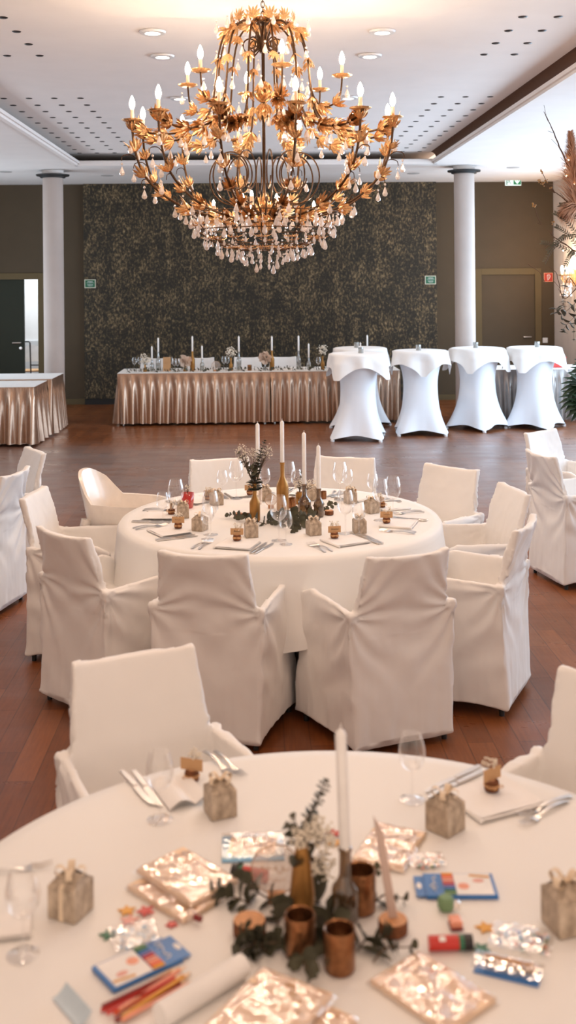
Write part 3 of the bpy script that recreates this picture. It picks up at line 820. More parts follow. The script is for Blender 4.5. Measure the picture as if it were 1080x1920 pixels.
def card_holder(text, two_sided=False):
    def f(o):
        rr = random.Random(len(text))
        b = MB(); b.lathe([(.0155,0),(.0165,.003),(.0160,.019),(.0152,.021)], 16, 0); b.build('wood_disc', M_['barkwood'], o)
        b = MB(); b.lathe([(.0142,.0208),(0,.0212)], 14); b.build('cut_face', M_['wood'], o)
        b = MB()
        b.tube([(.0172*cos(t), .0172*sin(t), .010+.001*sin(3*t)) for t in [2*pi*i/18 for i in range(19)]], .0013, 4)
        b.tube([(.0165*cos(t), .0165*sin(t), .0125) for t in [2*pi*i/18 for i in range(19)]], .0011, 4)
        for sg in (-1,1): b.tube(smooth_path([(0,-.018,.011),(sg*.008,-.022,.016),(sg*.014,-.021,.010),(sg*.004,-.019,.009)],3), .001, 4)
        b.build('twine', M_['twine'], o)
        b = MB(); b.box((0,-.002,.035), (.054,.0006,.027), 0, None); c = b.build('name_card', M_['kraft'], o)
        if text[:1] == '~':
            b = MB(); scribble(b, -.014, .014, .003, .0004, len(text), -.0028, .036, n=40); b.build('handwriting', M_['ink'], c)
        elif text: t = put('lettering', textmesh(text, .011), c, (0,-.0026,.036)); t.rotation_euler = (pi/2,0,0)
        b = MB()
        for i in range(9):
            a = rr.uniform(0,6.3); e = Vector((.014*cos(a)+.002, .010*sin(a)+.008, .045+rr.uniform(0,.018))); b.tube([(0,.006,.02), e*.6+Vector((0,.002,.006)), e], .0005, 3, 1)
            for k in range(5): b.ball(e+Vector((rr.uniform(-.006,.006), rr.uniform(-.005,.005), rr.uniform(-.006,.006))), rr.uniform(.0015,.0028), 0, 5, 3)
        b.build('dried_blossom', [M_['gyp'], M_['eucstem']], o)
    f.info = ('place_card_holder', 'place card holder'); return f
@info('folded_napkin', 'napkin')
def napkin(o):
    b = MB(); n = 14
    for k, (w, d, ox, oy) in enumerate(((.185,.175,0,0),(.180,.168,.001,-.003),(.178,.160,-.001,.002))):
        z = .0025+k*.0032
        def f(u, v): x, y = (u-.5)*w+ox, (v-.5)*d+oy; return (x, y, z+.0018*noise.noise(Vector((x*18, y*18, k*3)))+ .0025*(abs(u-.5)*2)**6)
        b.grid(f, n, n); b.grid(lambda u, v: (f(u,v)[0], f(u,v)[1], f(u,v)[2]-.0022), n, n)
    b.tube([(-.0925,-.087,.006),(-.0925,.087,.006)], .0055, 8)
    b.build('folded_sheet', M_['napkin'], o, sharp=None)
def knife_f(o):
    b = MB(); b.prism([(-.007,-.105),(.007,-.105),(.0085,-.06),(.006,-.005),(-.006,-.005),(-.0085,-.06)], .002, .0065); b.build('handle', M_['silver'], o, bevel=.001)
    b = MB(); b.prism([(-.006,-.005),(.006,-.005),(.010,.01),(.0105,.07),(.007,.105),(-.005,.115),(-.0065,.09),(-.0065,.01)], .003, .0046); b.build('blade', M_['silver'], o)
knife_f.info = ('table_knife', 'knife')
def fork_f(o):
    b = MB(); b.grid(lambda u, v: ((u-.5)*(.014-.008*v), -.10+.11*v, .004+.006*sin(v*pi*.9)), 4, 12); b.grid(lambda u, v: ((u-.5)*(.014-.008*v), -.10+.11*v, .0015+.006*sin(v*pi*.9)), 4, 12); b.build('handle', M_['silver'], o)
    b = MB(); b.grid(lambda u, v: ((u-.5)*(.008+.018*sin(v*pi/2)), .01+.035*v, .006-.004*sin(v*pi)), 6, 6)
    for k in range(4): x = -.0105+.007*k; b.tube([(x,.042,.006),(x,.06,.004),(x*.95,.088,.009)], [.0016,.0015,.0008], 5)
    b.build('tines', M_['silver'], o)
fork_f.info = ('table_fork', 'fork')

# bottles and candles
def bottle_prof(H, r, neck=.0135, sh=.62):
    return [(r*.9,0),(r,.006),(r,H*sh*.86),(r*.93,H*sh*.95),(r*.6,H*(sh+.06)),(neck,H*(sh+.14)),(neck*.95,H*.95),(neck*1.15,H*.955),(neck*1.15,H-.002),(neck*.9,H)]
def bottle(key, H, r, mat, neck=.0135, sh=.62):
    def f(o):
        pf = bottle_prof(H, r, neck, sh); i = 6
        b = MB(); b.caps = False; b.lathe([(0,0)]+pf[:7], 28); b.build('body', M_[mat], o)
        b = MB(); b.caps = False; b.lathe(pf[6:], 20); b.build('lip', M_[mat], o)
    f.info = ('candle_bottle' if 'vase' not in key else 'bottle_vase', 'bottle'); return f
def candle(p, z0, L, label, group=None, r=.0115, tilt=(0,0)):
    b = MB(); b.lathe([(r*.86,0),(r,.012),(r*.98,L-.014),(r*.8,L-.008),(r*.25,L-.002)], 20); 
    o = thing('taper_candle', label, 'candle', (p.x, p.y, z0)); o.rotation_euler = (tilt[0], tilt[1], 0)
    b.build('wax_taper', M_['wax'], o); b = MB(); b.tube([(0,0,L-.004),(0.001,0,L+.008)], .0012, 5); b.build('wick', M_['wax'], o)
    if group: o['group'] = group
    return o
def leaf_round(b, p, d, n, s, mat=0): b.leaf(p, d, n, s*1.15, s*.48, mat, False, .15)
def euc_stem(b, pts, n, s, rr, mat=0, smat=1, s1=None):
    pts = smooth_path(pts, 6); b.tube(pts, [lerp(.0022,.0010,i/len(pts)) for i in range(len(pts))], 5, smat)
    for i in range(n):
        t = (i+.6)/n; p, d = frames(pts, min(.99, t)); sz = lerp(s, s1 or s*.55, t)*rr.uniform(.8,1.15)
        a = i*2.4+rr.uniform(-.4,.4); o1 = d.orthogonal().normalized(); o2 = d.cross(o1)
        for sg in (1, -1):
            o = (o1*cos(a)+o2*sin(a))*sg; leaf_round(b, p, o+d*.45, d-o*.3+Vector((0,0,.2)), sz, mat)
def gyp_cloud(b, base, c, rad, n, rr, bm=0, sm_=1, r0=.0028):
    base, c = Vector(base), Vector(c)
    for i in range(n):
        v = Vector((rr.gauss(0,1), rr.gauss(0,1), rr.gauss(0,1))).normalized()*rad*rr.uniform(.35,1)
        e = c+v
        if i % 3 == 0: b.tube([base, base.lerp(c,.6)+v*.2, e], .0005, 3, sm_)
        b.ball(e, r0*rr.uniform(.6,1.3), bm, 5, 3)

# ------------------------------------------------------------------ middle table
def at2(px, py): p = P(px, py, TT); return Vector((p.x, p.y, TT+.0005))
GB = 'large wine glasses on the middle table'; GS = 'small wine glasses on the middle table'
seats = [(-112,'Benno','at the near left place'),(-64.5,'Simone','at the near right place'),(-153,'~','at the left front place'),(173,'','at the leftmost place'),(-22,'~~','at the right front place'),(16,'','at the rightmost place')]
back = [(133,'at the place of the high chair'),(106,'at the place behind the gold vase'),(72,'at the place behind the dark bottles'),(44,'before the right rear chair')]
def seatpt(a, r, t=0):   # r from the centre, t along the sitter's right hand
    v = Vector((cos(a), sin(a), 0)); rt = Vector((-sin(a), cos(a), 0))
    return Vector((T2.x, T2.y, TT))+v*r+rt*t
allseats = [(a, n, w) for a, n, w in seats]+[(a, None, w) for a, w in back]
names = {}
for i, (adeg, nm, where) in enumerate(allseats):
    a = RAD(adeg); f = a+pi/2       # local +y points to the table centre
    near = i < 6
    q = seatpt(a, .66, .03); inst('napkin', napkin, 'folded paper napkin %s of the middle table' % where, q, f+.05, 'folded napkins on the middle table')
    kf = card_holder(nm or '')
    key = 'card_'+(nm or '')
    q = seatpt(a, .60, 0); face = f
    inst(key, kf, 'bark disc with %scard and blossom %s of the middle table' % ('hand-lettered ' if nm else 'plain ', where.replace('at the place ', '')), q+Vector((0,0,.0125)), (.15 if nm == 'Simone' else -.1 if nm else f), 'place card holders on the middle table', 1.2)
    for s, k, nmk in ((.145, knife_f, 'knife'), (.172, knife_f, 'knife')):
        inst('k', knife_f, 'silver table knife %s, %s one' % (where, 'inner' if s < .16 else 'outer'), seatpt(a, .68, s), f+(.02 if s < .16 else -.06), 'table knives on the middle table')
    for s in (-.125, -.155):
        inst('f', fork_f, 'silver table fork %s, %s one' % (where, 'inner' if s > -.14 else 'outer'), seatpt(a, .69, s), f+(.05 if s > -.14 else -.04), 'table forks on the middle table')
gl = [(523,1014,1,'front centre, left of the small one'),(536,1021,0,'front centre'),(648,1001,1,'right front, beside a small one'),(673,1003,0,'right front'),(305,981,0,'far left, by the high chair'),(330,977,1,'far left, by the high chair'),(395,1003,1,'left front'),(389,1011,0,'left front'),(417,934,0,'far side, before the left rear chair'),(443,935,1,'far side, before the left rear chair'),(541,937,1,'far side, behind the large gold bottle'),(556,932,0,'far side, behind the large gold bottle'),(638,938,1,'far side, before the right rear chair'),(652,932,0,'far side, before the right rear chair'),(699,941,0,'right rear, beside the gift boxes'),(713,976,1,'right side, middle of three'),(737,971,1,'right side, nearest the rightmost place'),(497,930,0,'far side, behind the gold vase')]
for px, py, big, w in gl:
    inst('gb' if big else 'gs', g_big if big else g_small, '%s empty wine glass on the middle table, %s' % ('large' if big else 'small', w), at2(px, py), R.uniform(0,3), GB if big else GS)
for px, py, a, w in ((343,972,.1,'left, beside the leftmost glasses'),(375,996,-.5,'left front, behind the pair of glasses'),(471,1008,.15,'front, right of the lettered card'),(588,1004,.3,'front centre, with a curled bow'),(674,1000,.1,'behind the small glass at the right front'),(697,963,.5,'right, under the far glasses'),(657,945,.2,'right rear, behind the large glass'),(586,939,.1,'rear, behind the smoky bottle'),(406,948,.4,'left rear, taller looking beside the red glass'),(497,940,.2,'rear, behind the small gold vase')):
    inst('gift', gift, 'small grey gift box with cream bow, '+w, at2(px, py-2), a, 'gift boxes on the middle table')
p = at2(352,952); b = MB(); b.caps = False; b.lathe([(0,.002),(.026,0),(.030,.004),(.036,.085),(.034,.085),(.028,.006)], 24, lobes=(12,.04)); o = thing('red_tumbler', 'ribbed red glass tumbler at the left rear of the middle table', 'tumbler', p); b.build('glass_wall', M_['redglass'], o, sharp=None)
b = MB(); gyp_cloud(b, (0,0,.05), (0,0,.115), .022, 26, R); b.build('dried_blossom', [M_['gyp'], M_['eucstem']], o)
# centre pieces
p = at2(478,977); inst('vasegold', bottle('vase', .205, .0285, 'gold', .0115, .55), 'small gold painted bottle vase holding eucalyptus on the middle table', p)
def bouquet(root, H, rr, sc=1, tall=True):
    b = MB()
    if tall:
        euc_stem(b, [(0,0,H-.05),(.005,0,H+.05),(.03,.0,H+.15),(.060,.01,H+.235)], 26, .034, rr, s1=.022)
        euc_stem(b, [(0,0,H-.05),(-.01,.0,H+.05),(-.05,-.01,H+.12),(-.085,-.02,H+.17)], 8, .040, rr)
        euc_stem(b, [(0,0,H-.05),(.005,-.01,H+.02),(.0,-.03,H+.07),(-.035,-.04,H+.10)], 7, .048, rr)
        euc_stem(b, [(0,0,H-.05),(.01,.01,H+.06),(.015,.02,H+.13)], 8, .046, rr)
    else:
        euc_stem(b, [(0,0,H-.05),(-.01,0,H+.05),(-.035,0,H+.12)], 7, .038, rr); euc_stem(b, [(0,0,H-.05),(.01,0,H+.04),(.04,.01,H+.12),(.06,.01,H+.18)], 14, .022, rr)
    b.build('eucalyptus', [M_['euc'], M_['eucstem']], root)
    b = MB()
    for c in (((-.07,0,H+.17),(.0,.01,H+.15),(.06,.02,H+.17)) if tall else ((.015,-.01,H+.07),(.05,.01,H+.09),(-.02,.01,H+.06))): gyp_cloud(b, (0,0,H-.02), c, .046*sc, 110, rr)
    b.build('baby_breath', [M_['gyp'], M_['eucstem']], root)
o = thing('eucalyptus_bouquet', 'grey green eucalyptus and baby breath in the small gold vase on the middle table', 'bouquet', p); bouquet(o, .20, random.Random(4))
CG = 'white taper candles on the middle table'
p = at2(530,957); inst('bgold', bottle('candle', .27, .034, 'gold', .0125, .58), 'tall gold painted bottle in the centre of the middle table', p); candle(p, TT+.262, .245, 'white taper candle in the tall gold bottle, the tallest on the middle table', CG)
p = at2(571,967); inst('bsmoke', bottle('candle', .175, .036, 'smoke', .0125, .50), 'squat smoky glass bottle on the middle table', p); candle(p, TT+.165, .295, 'white taper candle in the squat smoky bottle', CG)
p = at2(598,969); inst('bdark', bottle('candle', .155, .027, 'smoke', .0125, .55), 'small dark glass bottle right of the smoky one on the middle table', p); candle(p, TT+.148, .245, 'shortest white taper candle on the middle table, in the small dark bottle', CG)
p = at2(484,945); inst('bclear', bottle('candle', .19, .024, 'acrylic', .0125, .6), 'clear glass bottle behind the small gold vase', p); candle(p, TT+.18, .29, 'white taper candle in the clear bottle behind the eucalyptus', CG)
@info('tealight_cup', 'tealight holder')
def cup(o):
    b = MB(); b.caps = False; b.lathe([(0,.001),(.027,0),(.030,.004),(.031,.076),(.030,.080),(.027,.078),(.027,.012),(0,.012)], 28); b.build('cup_wall', M_['copper'], o)
    b = MB(); b.lathe([(.019,.0125),(.019,.026),(0,.0265)], 16); b.build('tealight', M_['wax'], o)
for px, py, w, s in ((548,952,'between the gold bottle and the smoky bottle',.7),(607,935,'behind the shortest candle',.55),(466,975,'left of the small gold vase',.45),(538,975,'in the leaves before the tall gold bottle',.5)):
    inst('cup', cup, 'copper tealight cup on the middle table, '+w, at2(px, py), 0, 'tealight cups on the middle table', s)
@info('wood_slice', 'wood slice')
def wslice(o):
    b = MB(); b.caps = False; b.lathe([(.030,0),(.0335,.003),(.0335,.026),(.031,.030)], 30); b.build('bark', M_['barkwood'], o)
    b = MB(); b.lathe([(0,.0305),(.0315,.0300)], 28); b.build('cut_face', M_['wood'], o)
def sign(root_label, p, H, rot, w=.05):
    o = thing('table_sign', root_label, 'table sign', p, rot)
    b = MB(); b.prism([(-.009,0),(.009,0),(-.020,H*.85),(-.038,H)], -.0035, .0035); m = b.build('upright_plate', simple('rosy_grey_board', srgb(196,172,160), .6), o); m.rotation_euler = (pi/2,0,0)
inst('wslice', wslice, 'round wood slice among the leaves, right of the dark bottle on the middle table', at2(617,965), 0, None, .75)
inst('wslice', wslice, 'round wood slice left of the small gold vase on the middle table', at2(447,970), 0, None, .75)
def disc_sign(label, p, r, rot, seed, bw=.03, base=True):
    o = thing('round_sign', label, 'table sign', p, rot)
    b = MB(); b.box((0,0,.009), (bw,.022,.018)); b.build('wood_block', M_['wood'], o, bevel=.001)
    b = MB(); b.M = Matrix.Translation((0,0,.014+r)) @ Matrix.Rotation(pi/2,4,'X'); b.lathe([(0,-.0012),(r,-.0012),(r,.0012),(0,.0012)], 44, smooth=False); b.build('clear_disc', M_['acrylic'], o)
    b = MB(); b.tube([(r*cos(t), 0, .014+r+r*sin(t)) for t in [2*pi*i/44 for i in range(45)]], .0012, 5); b.build('gold_rim', M_['gold'], o)
    b = MB(); scribble(b, -r*.62, r*.62, r*.16, .0007, seed, -.0018, .014+r*1.05); scribble(b, -r*.35, r*.4, r*.09, .0005, seed+1, -.0018, .014+r*.6); b.build('script_lettering', M_['gold'], o)
disc_sign('round clear sign with fine script between the two gold bottles on the middle table', at2(508,953), .034, .1, 3)
sprg = random.Random(11)
def sprig(p0, p1, n, s, label, z=TT, mat='euc', group=None, hgt=.012):
    o = thing('eucalyptus_sprig', label, 'eucalyptus sprig', (p0.x, p0.y, z))
    d = Vector((p1.x-p0.x, p1.y-p0.y, 0)); b = MB()
    euc_stem(b, [(0,0,.006), tuple(d*.35+Vector((-d.y,d.x,0))*.12+Vector((0,0,hgt))), tuple(d*.7+Vector((0,0,hgt))), tuple(d+Vector((0,0,hgt*.8)))], n, s, sprg)
    for i, v in enumerate(b.v): v.z = max(v.z, .0008+.0001*(i % 5))
    b.build('leaves_and_stem', [M_[mat], M_['eucstem']], o, sharp=None)
    if group: o['group'] = group
    return o
for a, c, w in (((500,985),(428,972),'running left from the small gold vase'),((520,972),(560,992),'before the tall gold bottle'),((560,985),(548,1000),'under the smoky bottle'),((500,978),(530,990),'between the two gold bottles'),((585,975),(626,950),'right of the dark bottle'),((548,968),(510,985),'left of the smoky bottle'),((600,985),(560,975),'in front of the dark bottle')):
    sprig(at2(*a), at2(*c), 8, .046, 'eucalyptus sprig lying on the middle table '+w, group='eucalyptus on the middle table', hgt=.025)
# small blossoms posy behind the smoky bottle
p = at2(562,945); o = thing('baby_breath_posy', 'posy of cream blossoms behind the smoky bottle on the middle table', 'posy', p)
b = MB(); gyp_cloud(b, (0,0,.05), (.0,0,.12), .045, 90, R, r0=.004); gyp_cloud(b, (0,0,.05), (.07,0,.11), .045, 80, R, r0=.003); euc_stem(b, [(0,0,.02),(0,0,.1),(.01,0,.19)], 6, .03, R, 2, 1); b.build('blossom', [M_['gyp'], M_['eucstem'], M_['euc']], o)
b = MB(); b.lathe([(.022,0),(.024,.05),(.018,.07)], 16); b.build('pot', M_['gold'], o)

# ------------------------------------------------------------------ far end: skirted tables
SATIN = simple('champagne_satin', srgb(190,160,138), .27, .85, var=.04)
SATING = simple('silver_grey_satin', srgb(170,164,160), .3, .7, var=.04)
def skirt(b, pts, z0, z1, pitch=.135, amp=.038, seed=0):
    rr = random.Random(seed); L = 0; path = []
    for p, q in zip(pts, pts[1:]):
        p, q = Vector(p), Vector(q); l = (q-p).length; n = max(2, int(l/.009)); d = (q-p)/l; nr = Vector((d.y, -d.x, 0))
        for i in range(n): path.append((p+(q-p)*(i/n), nr, L+l*i/n))
        L += l
    path.append((Vector(pts[-1]), nr, L)); vs = []; rows = 9
    for j in range(rows+1):
        t = j/rows; z = z1-(z1-z0)*t
        for p, nr, l in path:
            w = l+.02*sin(l*3.1+seed)
            if t < .12: o = .004*sin(2*pi*l/.022)
            else:
                k = (t-.12)/.88
                o = amp*(.35+.9*k)*(sin(2*pi*w/pitch+.9*sin(l*2.3+seed)+.5*k*sin(l*5))*.75+.35*sin(2*pi*w/(pitch*1.83)+seed))+.03*k
            vs.append((p.x+nr.x*o, p.y+nr.y*o, z))
    n = len(path)
    b.add(vs, [(j*n+i, j*n+i+1, (j+1)*n+i+1, (j+1)*n+i) for j in range(rows) for i in range(n-1)])
def skirted(label, cat, x0, x1, y0, y1, zt, mat, sides, seed, clothlabel, skirtlabel):
    o = thing('skirted_table', label, 'table', ((x0+x1)/2, (y0+y1)/2, 0)); cx, cy = (x0+x1)/2, (y0+y1)/2
    b = MB(); b.bx(x0-cx, x1-cx, y0-cy, y1-cy, zt-.03, zt-.004); b.build('tabletop', M_['wood'], o)
    for sx in (x0+.06, x1-.06):
        for sy in (y0+.06, y1-.06):
            b = MB(); b.tube([(sx-cx, sy-cy, 0), (sx-cx, sy-cy, zt-.03)], .018, 8); b.build('leg', M_['metal'], o)
    b = MB(); b.bx(x0-.012-cx, x1+.012-cx, y0-.012-cy, y1+.012-cy, zt-.003, zt+.002); 
    for i in range(3): 
        y = y0+(y1-y0)*(i+.5)/3; b.bx(x0-.005-cx, x1+.005-cx, y-.0015-cy, y+.0015-cy, zt+.002, zt+.003)
    tag(b.build('tablecloth', M_['table'], None, (cx, cy, 0)), clothlabel, 'tablecloth')
    b = MB(); E = .012
    P4 = dict(l=((x0-E,y1+E,0),(x0-E,y0-E,0)), f=((x0-E,y0-E,0),(x1+E,y0-E,0)), r=((x1+E,y0-E,0),(x1+E,y1+E,0)), b=((x1+E,y1+E,0),(x0-E,y1+E,0)))
    pts = [P4[sides[0]][0]]+[P4[s][1] for s in sides]
    skirt(b, [(p[0]-cx, p[1]-cy, 0) for p in pts], .035, zt-.006, seed=seed)
    tag(b.build('table_skirt', mat, None, (cx, cy, 0), sharp=None), skirtlabel, 'table skirt')
yh = P(400, 797, 0).y
hx0, hxm, hx1 = D(222,780,yh).x, D(506,780,yh).x, D(750,780,yh).x
skirted('long head table before the patterned wall, its left half', 't', hx0, hxm-.01, yh+.02, yh+.80, .74, SATIN, 'lf', 2, 'white cloth on the left half of the head table', 'pleated champagne satin skirt around the left half of the head table')
skirted('long head table before the patterned wall, its right half', 't', hxm+.01, hx1, yh+.05, yh+.80, .74, SATIN, 'fr', 6, 'white cloth on the right half of the head table', 'pleated champagne satin skirt around the right half of the head table')
xr_ = D(62, 838, P(62,838,0).y).x
yl = P(50, 838, 0).y
skirted('buffet table at the left edge, nearer one of two', 't', xr_-1.9, xr_, yl+.03, yl+.85, .74, SATIN, 'fr', 9, 'white cloth on the nearer buffet table at the left edge', 'pleated brownish satin skirt on the nearer left buffet table')
skirted('buffet table at the left edge, the one behind', 't', xr_-1.9, xr_+.06, yl+.90, yl+1.75, .76, SATIN, 'fr', 12, 'white cloth on the rear buffet table at the left edge', 'pleated satin skirt on the rear left buffet table, silvery along its right side')
yr = P(1000, 793, 0).y
skirted('skirted sideboard table behind the bar tables on the right', 't', D(922,780,yr).x, D(1130,780,yr).x, yr+.02, yr+.75, .75, SATING, 'lf', 15, 'white cloth on the grey skirted table at the right', 'pleated silver grey skirt behind the bar tables')
p = D(1046, 690, yr+.3); b = MB(); b.box((0,0,.07), (.20,.16,.14)); o = thing('red_box', 'red container on the grey skirted table, seen between the bar tables', 'box', (p.x, p.y, .753)); b.build('red_case', M_['red'], o, bevel=.01); b = MB(); b.box((0,0,.145), (.21,.17,.012)); b.build('lid', M_['red'], o, bevel=.003)

# bar tables
def bar_b(seed, rot):
    def f(o):
        rr = random.Random(seed)
        b = MB()
        def st(u, v):
            a = 2*pi*u; t = v  # 0 floor .. 1 top
            z0 = .02+.055*(abs(sin(2*(a)))**.8)*1.0
            z = lerp(z0, 1.085, t)
            foot = lerp(.30, .44, max(0, cos(4*a*1.0/1))**1.6 if False else (abs(cos(2*a)))**3.0)
            waist = .232; top = .36
            if t < .58: k = 1-(t/.58); r = waist+(foot-waist)*k**2.1
            else: k = (t-.58)/.42; r = waist+(top-waist)*k**2.0
            r *= 1+.035*cos(4*a)*(1-abs(2*t-1))
            return (r*cos(a), r*sin(a), z)
        b.grid(st, 72, 40, wrap=True); b.lathe([(.36,1.085),(0,1.087)], 72)
        b.build('stretch_cover', M_['stretch'], o, sharp=None)
        b = MB(); b.tube([(0,0,.05),(0,0,1.08)], .03, 12)
        for k in range(4): b.tube([(0,0,.09),(.40*cos(k*pi/2),.40*sin(k*pi/2),.025)], .016, 8)
        b.build('column_stand', M_['metal'], o)
        for k in range(4):
            b = MB(); b.lathe([(.024,0),(.026,.02),(.018,.03)], 12, c=(.425*cos(k*pi/2), .425*sin(k*pi/2), 0)); b.build('foot_pocket', M_['white'], o)
    f.info = ('bar_table', 'bar table'); return f
def overlay(p, rot, label, seed):
    b = MB(); s = .53; r0 = .365; N = 128; ph = seed*1.7
    def f(u, v):
        a = 2*pi*u; L = min(s/max(abs(cos(a)), abs(sin(a))), .69); 
        if v < .4: r = r0*v/.4; return (r*cos(a), r*sin(a), 1.093)
        d = (v-.4)/.6*(L-r0); c = (L-s)/(.69-s)
        w = sin(8*a+ph+sin(4*a))*.035*min(1, d/.12)*(.4+c)
        r = r0+.008*min(1, d/.01)+d*(.16+.05*sin(3*a+ph))+w
        return (r*cos(a), r*sin(a), 1.093-d*.97-(.004 if d > 0 else 0))
    b.grid(f, N, 24, wrap=True); b.box
    tag(b.build('overlay_cloth', M_['cloth'], None, (p.x, p.y, 0), rot, sharp=None), label, 'tablecloth', 'square cloths on the bar tables')
bars = [(672,822,35,.1,'nearest bar table, left one of the row'),(676,800,12,.6,'bar table hidden behind the nearest one'),(789,812,40,.75,'second bar table from the left'),(896,803,0,.35,'third bar table, before the right column'),(1003,801,10,.2,'rightmost bar table of the row')]
for i, (px, py, rot, orot, w) in enumerate(bars):
    p = P(px, py, 0); p.z = 0
    inst('bar', bar_b(1, 0), 'white stretch-covered round bar table, the '+w, p, RAD(rot)-pi/2, 'white bar tables')
    overlay(p, orot, 'square white cloth draped over the '+w, i+1)
@info('tealight_glass', 'tealight holder')
def tl(o):
    b = MB(); b.caps = False; b.lathe([(0,.002),(.032,0),(.034,.003),(.034,.075),(.031,.075),(.031,.008)], 20); b.build('glass_wall', M_['greyglass'], o)
    b = MB(); b.lathe([(.028,.008),(.028,.045),(0,.046)], 16); b.build('wax_fill', M_['kraft'], o)
for px, py, ref, w in ((676,672,0,'on the nearest bar table'),(668,662,1,'on the hidden bar table'),(784,661,2,'on the second bar table'),(891,656,3,'on the third bar table'),(1006,657,4,'on the rightmost bar table')):
    q = P(bars[ref][0], bars[ref][1], 0); dx = D(px, 660, q.y).x
    inst('tl', tl, 'small silvery tealight glass '+w, (dx, q.y-.03, 1.0935), 0, 'tealight glasses on the bar tables')

# head table setting
ZH = .7425
def hp_(px, dy=.3): return Vector((D(px, 690, yh+dy).x, yh+dy, ZH))
HC_ = 'taper candles on the head table'
for px, top, mat, H, bz, w in ((285,648,'greyglass',.17,0,'leftmost, short'),(297,632,'greyglass',.28,0,'second from the left, tall'),(361,629,'gold',.28,0,'left gold bottle'),(379,647,'greyglass',.17,0,'right of the left gold bottle'),(448,629,'greyglass',.27,0,'centre, tall'),(510,629,'gold',.28,0,'right gold bottle'),(560,628,'greyglass',.27,0,'right, tall'),(579,643,'greyglass',.17,0,'right, short'),(676,641,'greyglass',.17,0,'rightmost short one above the bar tables'),(689,627,'greyglass',.27,0,'rightmost tall one above the bar tables')):
    q = hp_(px, .32); zt = D(px, top, q.y).z
    inst('hb%s%.2f' % (mat, H), bottle('candle', H, .036 if H > .2 else .03, mat, .014), '%s bottle candlestick on the head table, %s' % ('gold painted' if mat == 'gold' else 'silvery glass', w), q, 0, 'bottle candlesticks on the head table')
    candle(q, ZH+H-.008, zt-ZH-H, 'white taper candle on the head table, '+w, HC_, .0125)
for px, w in ((252,'at its left end'),(262,'near its left end'),(327,'left of the left gold bottle'),(333,'just left of the left gold bottle'),(420,'left of the centre'),(426,'by the gold vase in its centre'),(597,'beside the flowers on the right'),(320,'by the menu card')):
    inst('hgb', g_big, 'wine glass on the head table '+w, hp_(px, .15 if px % 2 else .5), 0, 'wine glasses on the head table', .85)
def hflower(px, label, H, kind, mat='gold'):
    q = hp_(px, .25); o = thing('flower_vase', label, 'flower vase', q)
    b = MB(); b.caps = False; b.lathe([(0,0)]+bottle_prof(H, .028, .012, .5), 20); b.build('vase_body', M_[mat], o)
    b = MB()
    if kind == 'ball':
        rr = random.Random(px)
        for i in range(60):
            v = Vector((rr.gauss(0,1), rr.gauss(0,1), rr.gauss(0,1))).normalized(); b.leaf(Vector((0,0,H+.09))+v*.035, v+Vector((0,0,.1)), v.orthogonal(), .065, .035, 0, False, .5)
    else:
        rr = random.Random(px)
        gyp_cloud(b, (0,0,H-.02), (0,0,H+.08), .085, 120, rr, r0=.009); euc_stem(b, [(0,0,H-.02),(.02,0,H+.08),(.05,0,H+.16)], 8, .04, rr, 2, 1)
    b.build('blossoms', [simple('cream_petals', srgb(236,214,196), .8) if kind == 'ball' else M_['gyp'], M_['eucstem'], M_['euc']], o, sharp=None)
hflower(272, 'grey leafy posy at the left end of the head table', .10, 'gyp'); hflower(347, 'cream peony head in a small gold vase on the left of the head table', .06, 'ball')
hflower(433, 'gold bottle vase with blossoms in the centre of the head table', .19, 'gyp'); hflower(497, 'cream peony in a clear vase beside the right gold bottle', .09, 'ball', 'greyglass'); hflower(605, 'gold vase with loose white blossoms at the right of the head table', .20, 'gyp')
q = hp_(313, .3); o = thing('menu_card', 'upright brown menu card between the left candles on the head table', 'menu card', q); b = MB(); b.box((0,0,.10), (.11,.002,.20)); b.build('folded_card', M_['kraft'], o)
disc_sign('round sign with script standing in the middle left of the head table', hp_(405, .2), .065, 0, 9, .07)
q = hp_(468,.25); o = inst('cup', cup, 'copper tealight cup among the leaves on the head table', q, 0, None, 1)
for i in range(16):
    x = lerp(240, 600, i/15); a = hp_(x+R.uniform(-6,6), R.uniform(.06,.2)); c = hp_(x+22, R.uniform(.06,.2))
    sprig(a, c, 5, .05, 'eucalyptus garland sprig on the head table, %s from its left end' % ('first second third fourth fifth sixth seventh eighth ninth tenth eleventh twelfth thirteenth fourteenth fifteenth sixteenth'.split()[i]), ZH, group='garland sprigs on the head table', hgt=.04)
# chairs behind the head table
b = None
for px, w in ((290,'leftmost'),(377,'second from the left'),(464,'third from the left'),(531,'rightmost')):
    q = D(px, 690, yh+1.25); chair(0, Vector((q.x, q.y, 0)), -90+R.uniform(-4,4), 'white covered chair behind the head table, '+w, 'covered chairs behind the head table')

# things in the back room doorway
q = D(62, 700, YB+1.5)
o = thing('folding_chair', 'white folding chair with brown seat seen through the open doorway', 'chair', (q.x, q.y, 0), .3)
b = MB()
for s in (-1,1): b.tube([(s*.2,-.2,0),(s*.2,.15,.80),(s*.14,.17,.86)], .012, 6); b.tube([(s*.2,.25,0),(s*.2,-.18,.45)], .012, 6)
b.build('frame', M_['iron'], o); b = MB(); b.box((0,.02,.45), (.38,.38,.03)); b.build('seat', M_['kraft'], o, bevel=.01)
b = MB(); b.grid(lambda u, v: ((u-.5)*.40, .16-.03*cos((u-.5)*3), .60+v*.30*(1-(2*abs(u-.5))**3*.5)), 12, 6); b.grid(lambda u, v: ((u-.5)*.40, .18-.03*cos((u-.5)*3), .60+v*.30*(1-(2*abs(u-.5))**3*.5)), 12, 6); b.build('backrest', M_['white'], o)
q = D(50, 700, YB+.5); x1 = D(56, 650, YB+.5); o = thing('trolley', 'black tubular trolley handle standing in the open doorway', 'trolley', (q.x, q.y, 0))
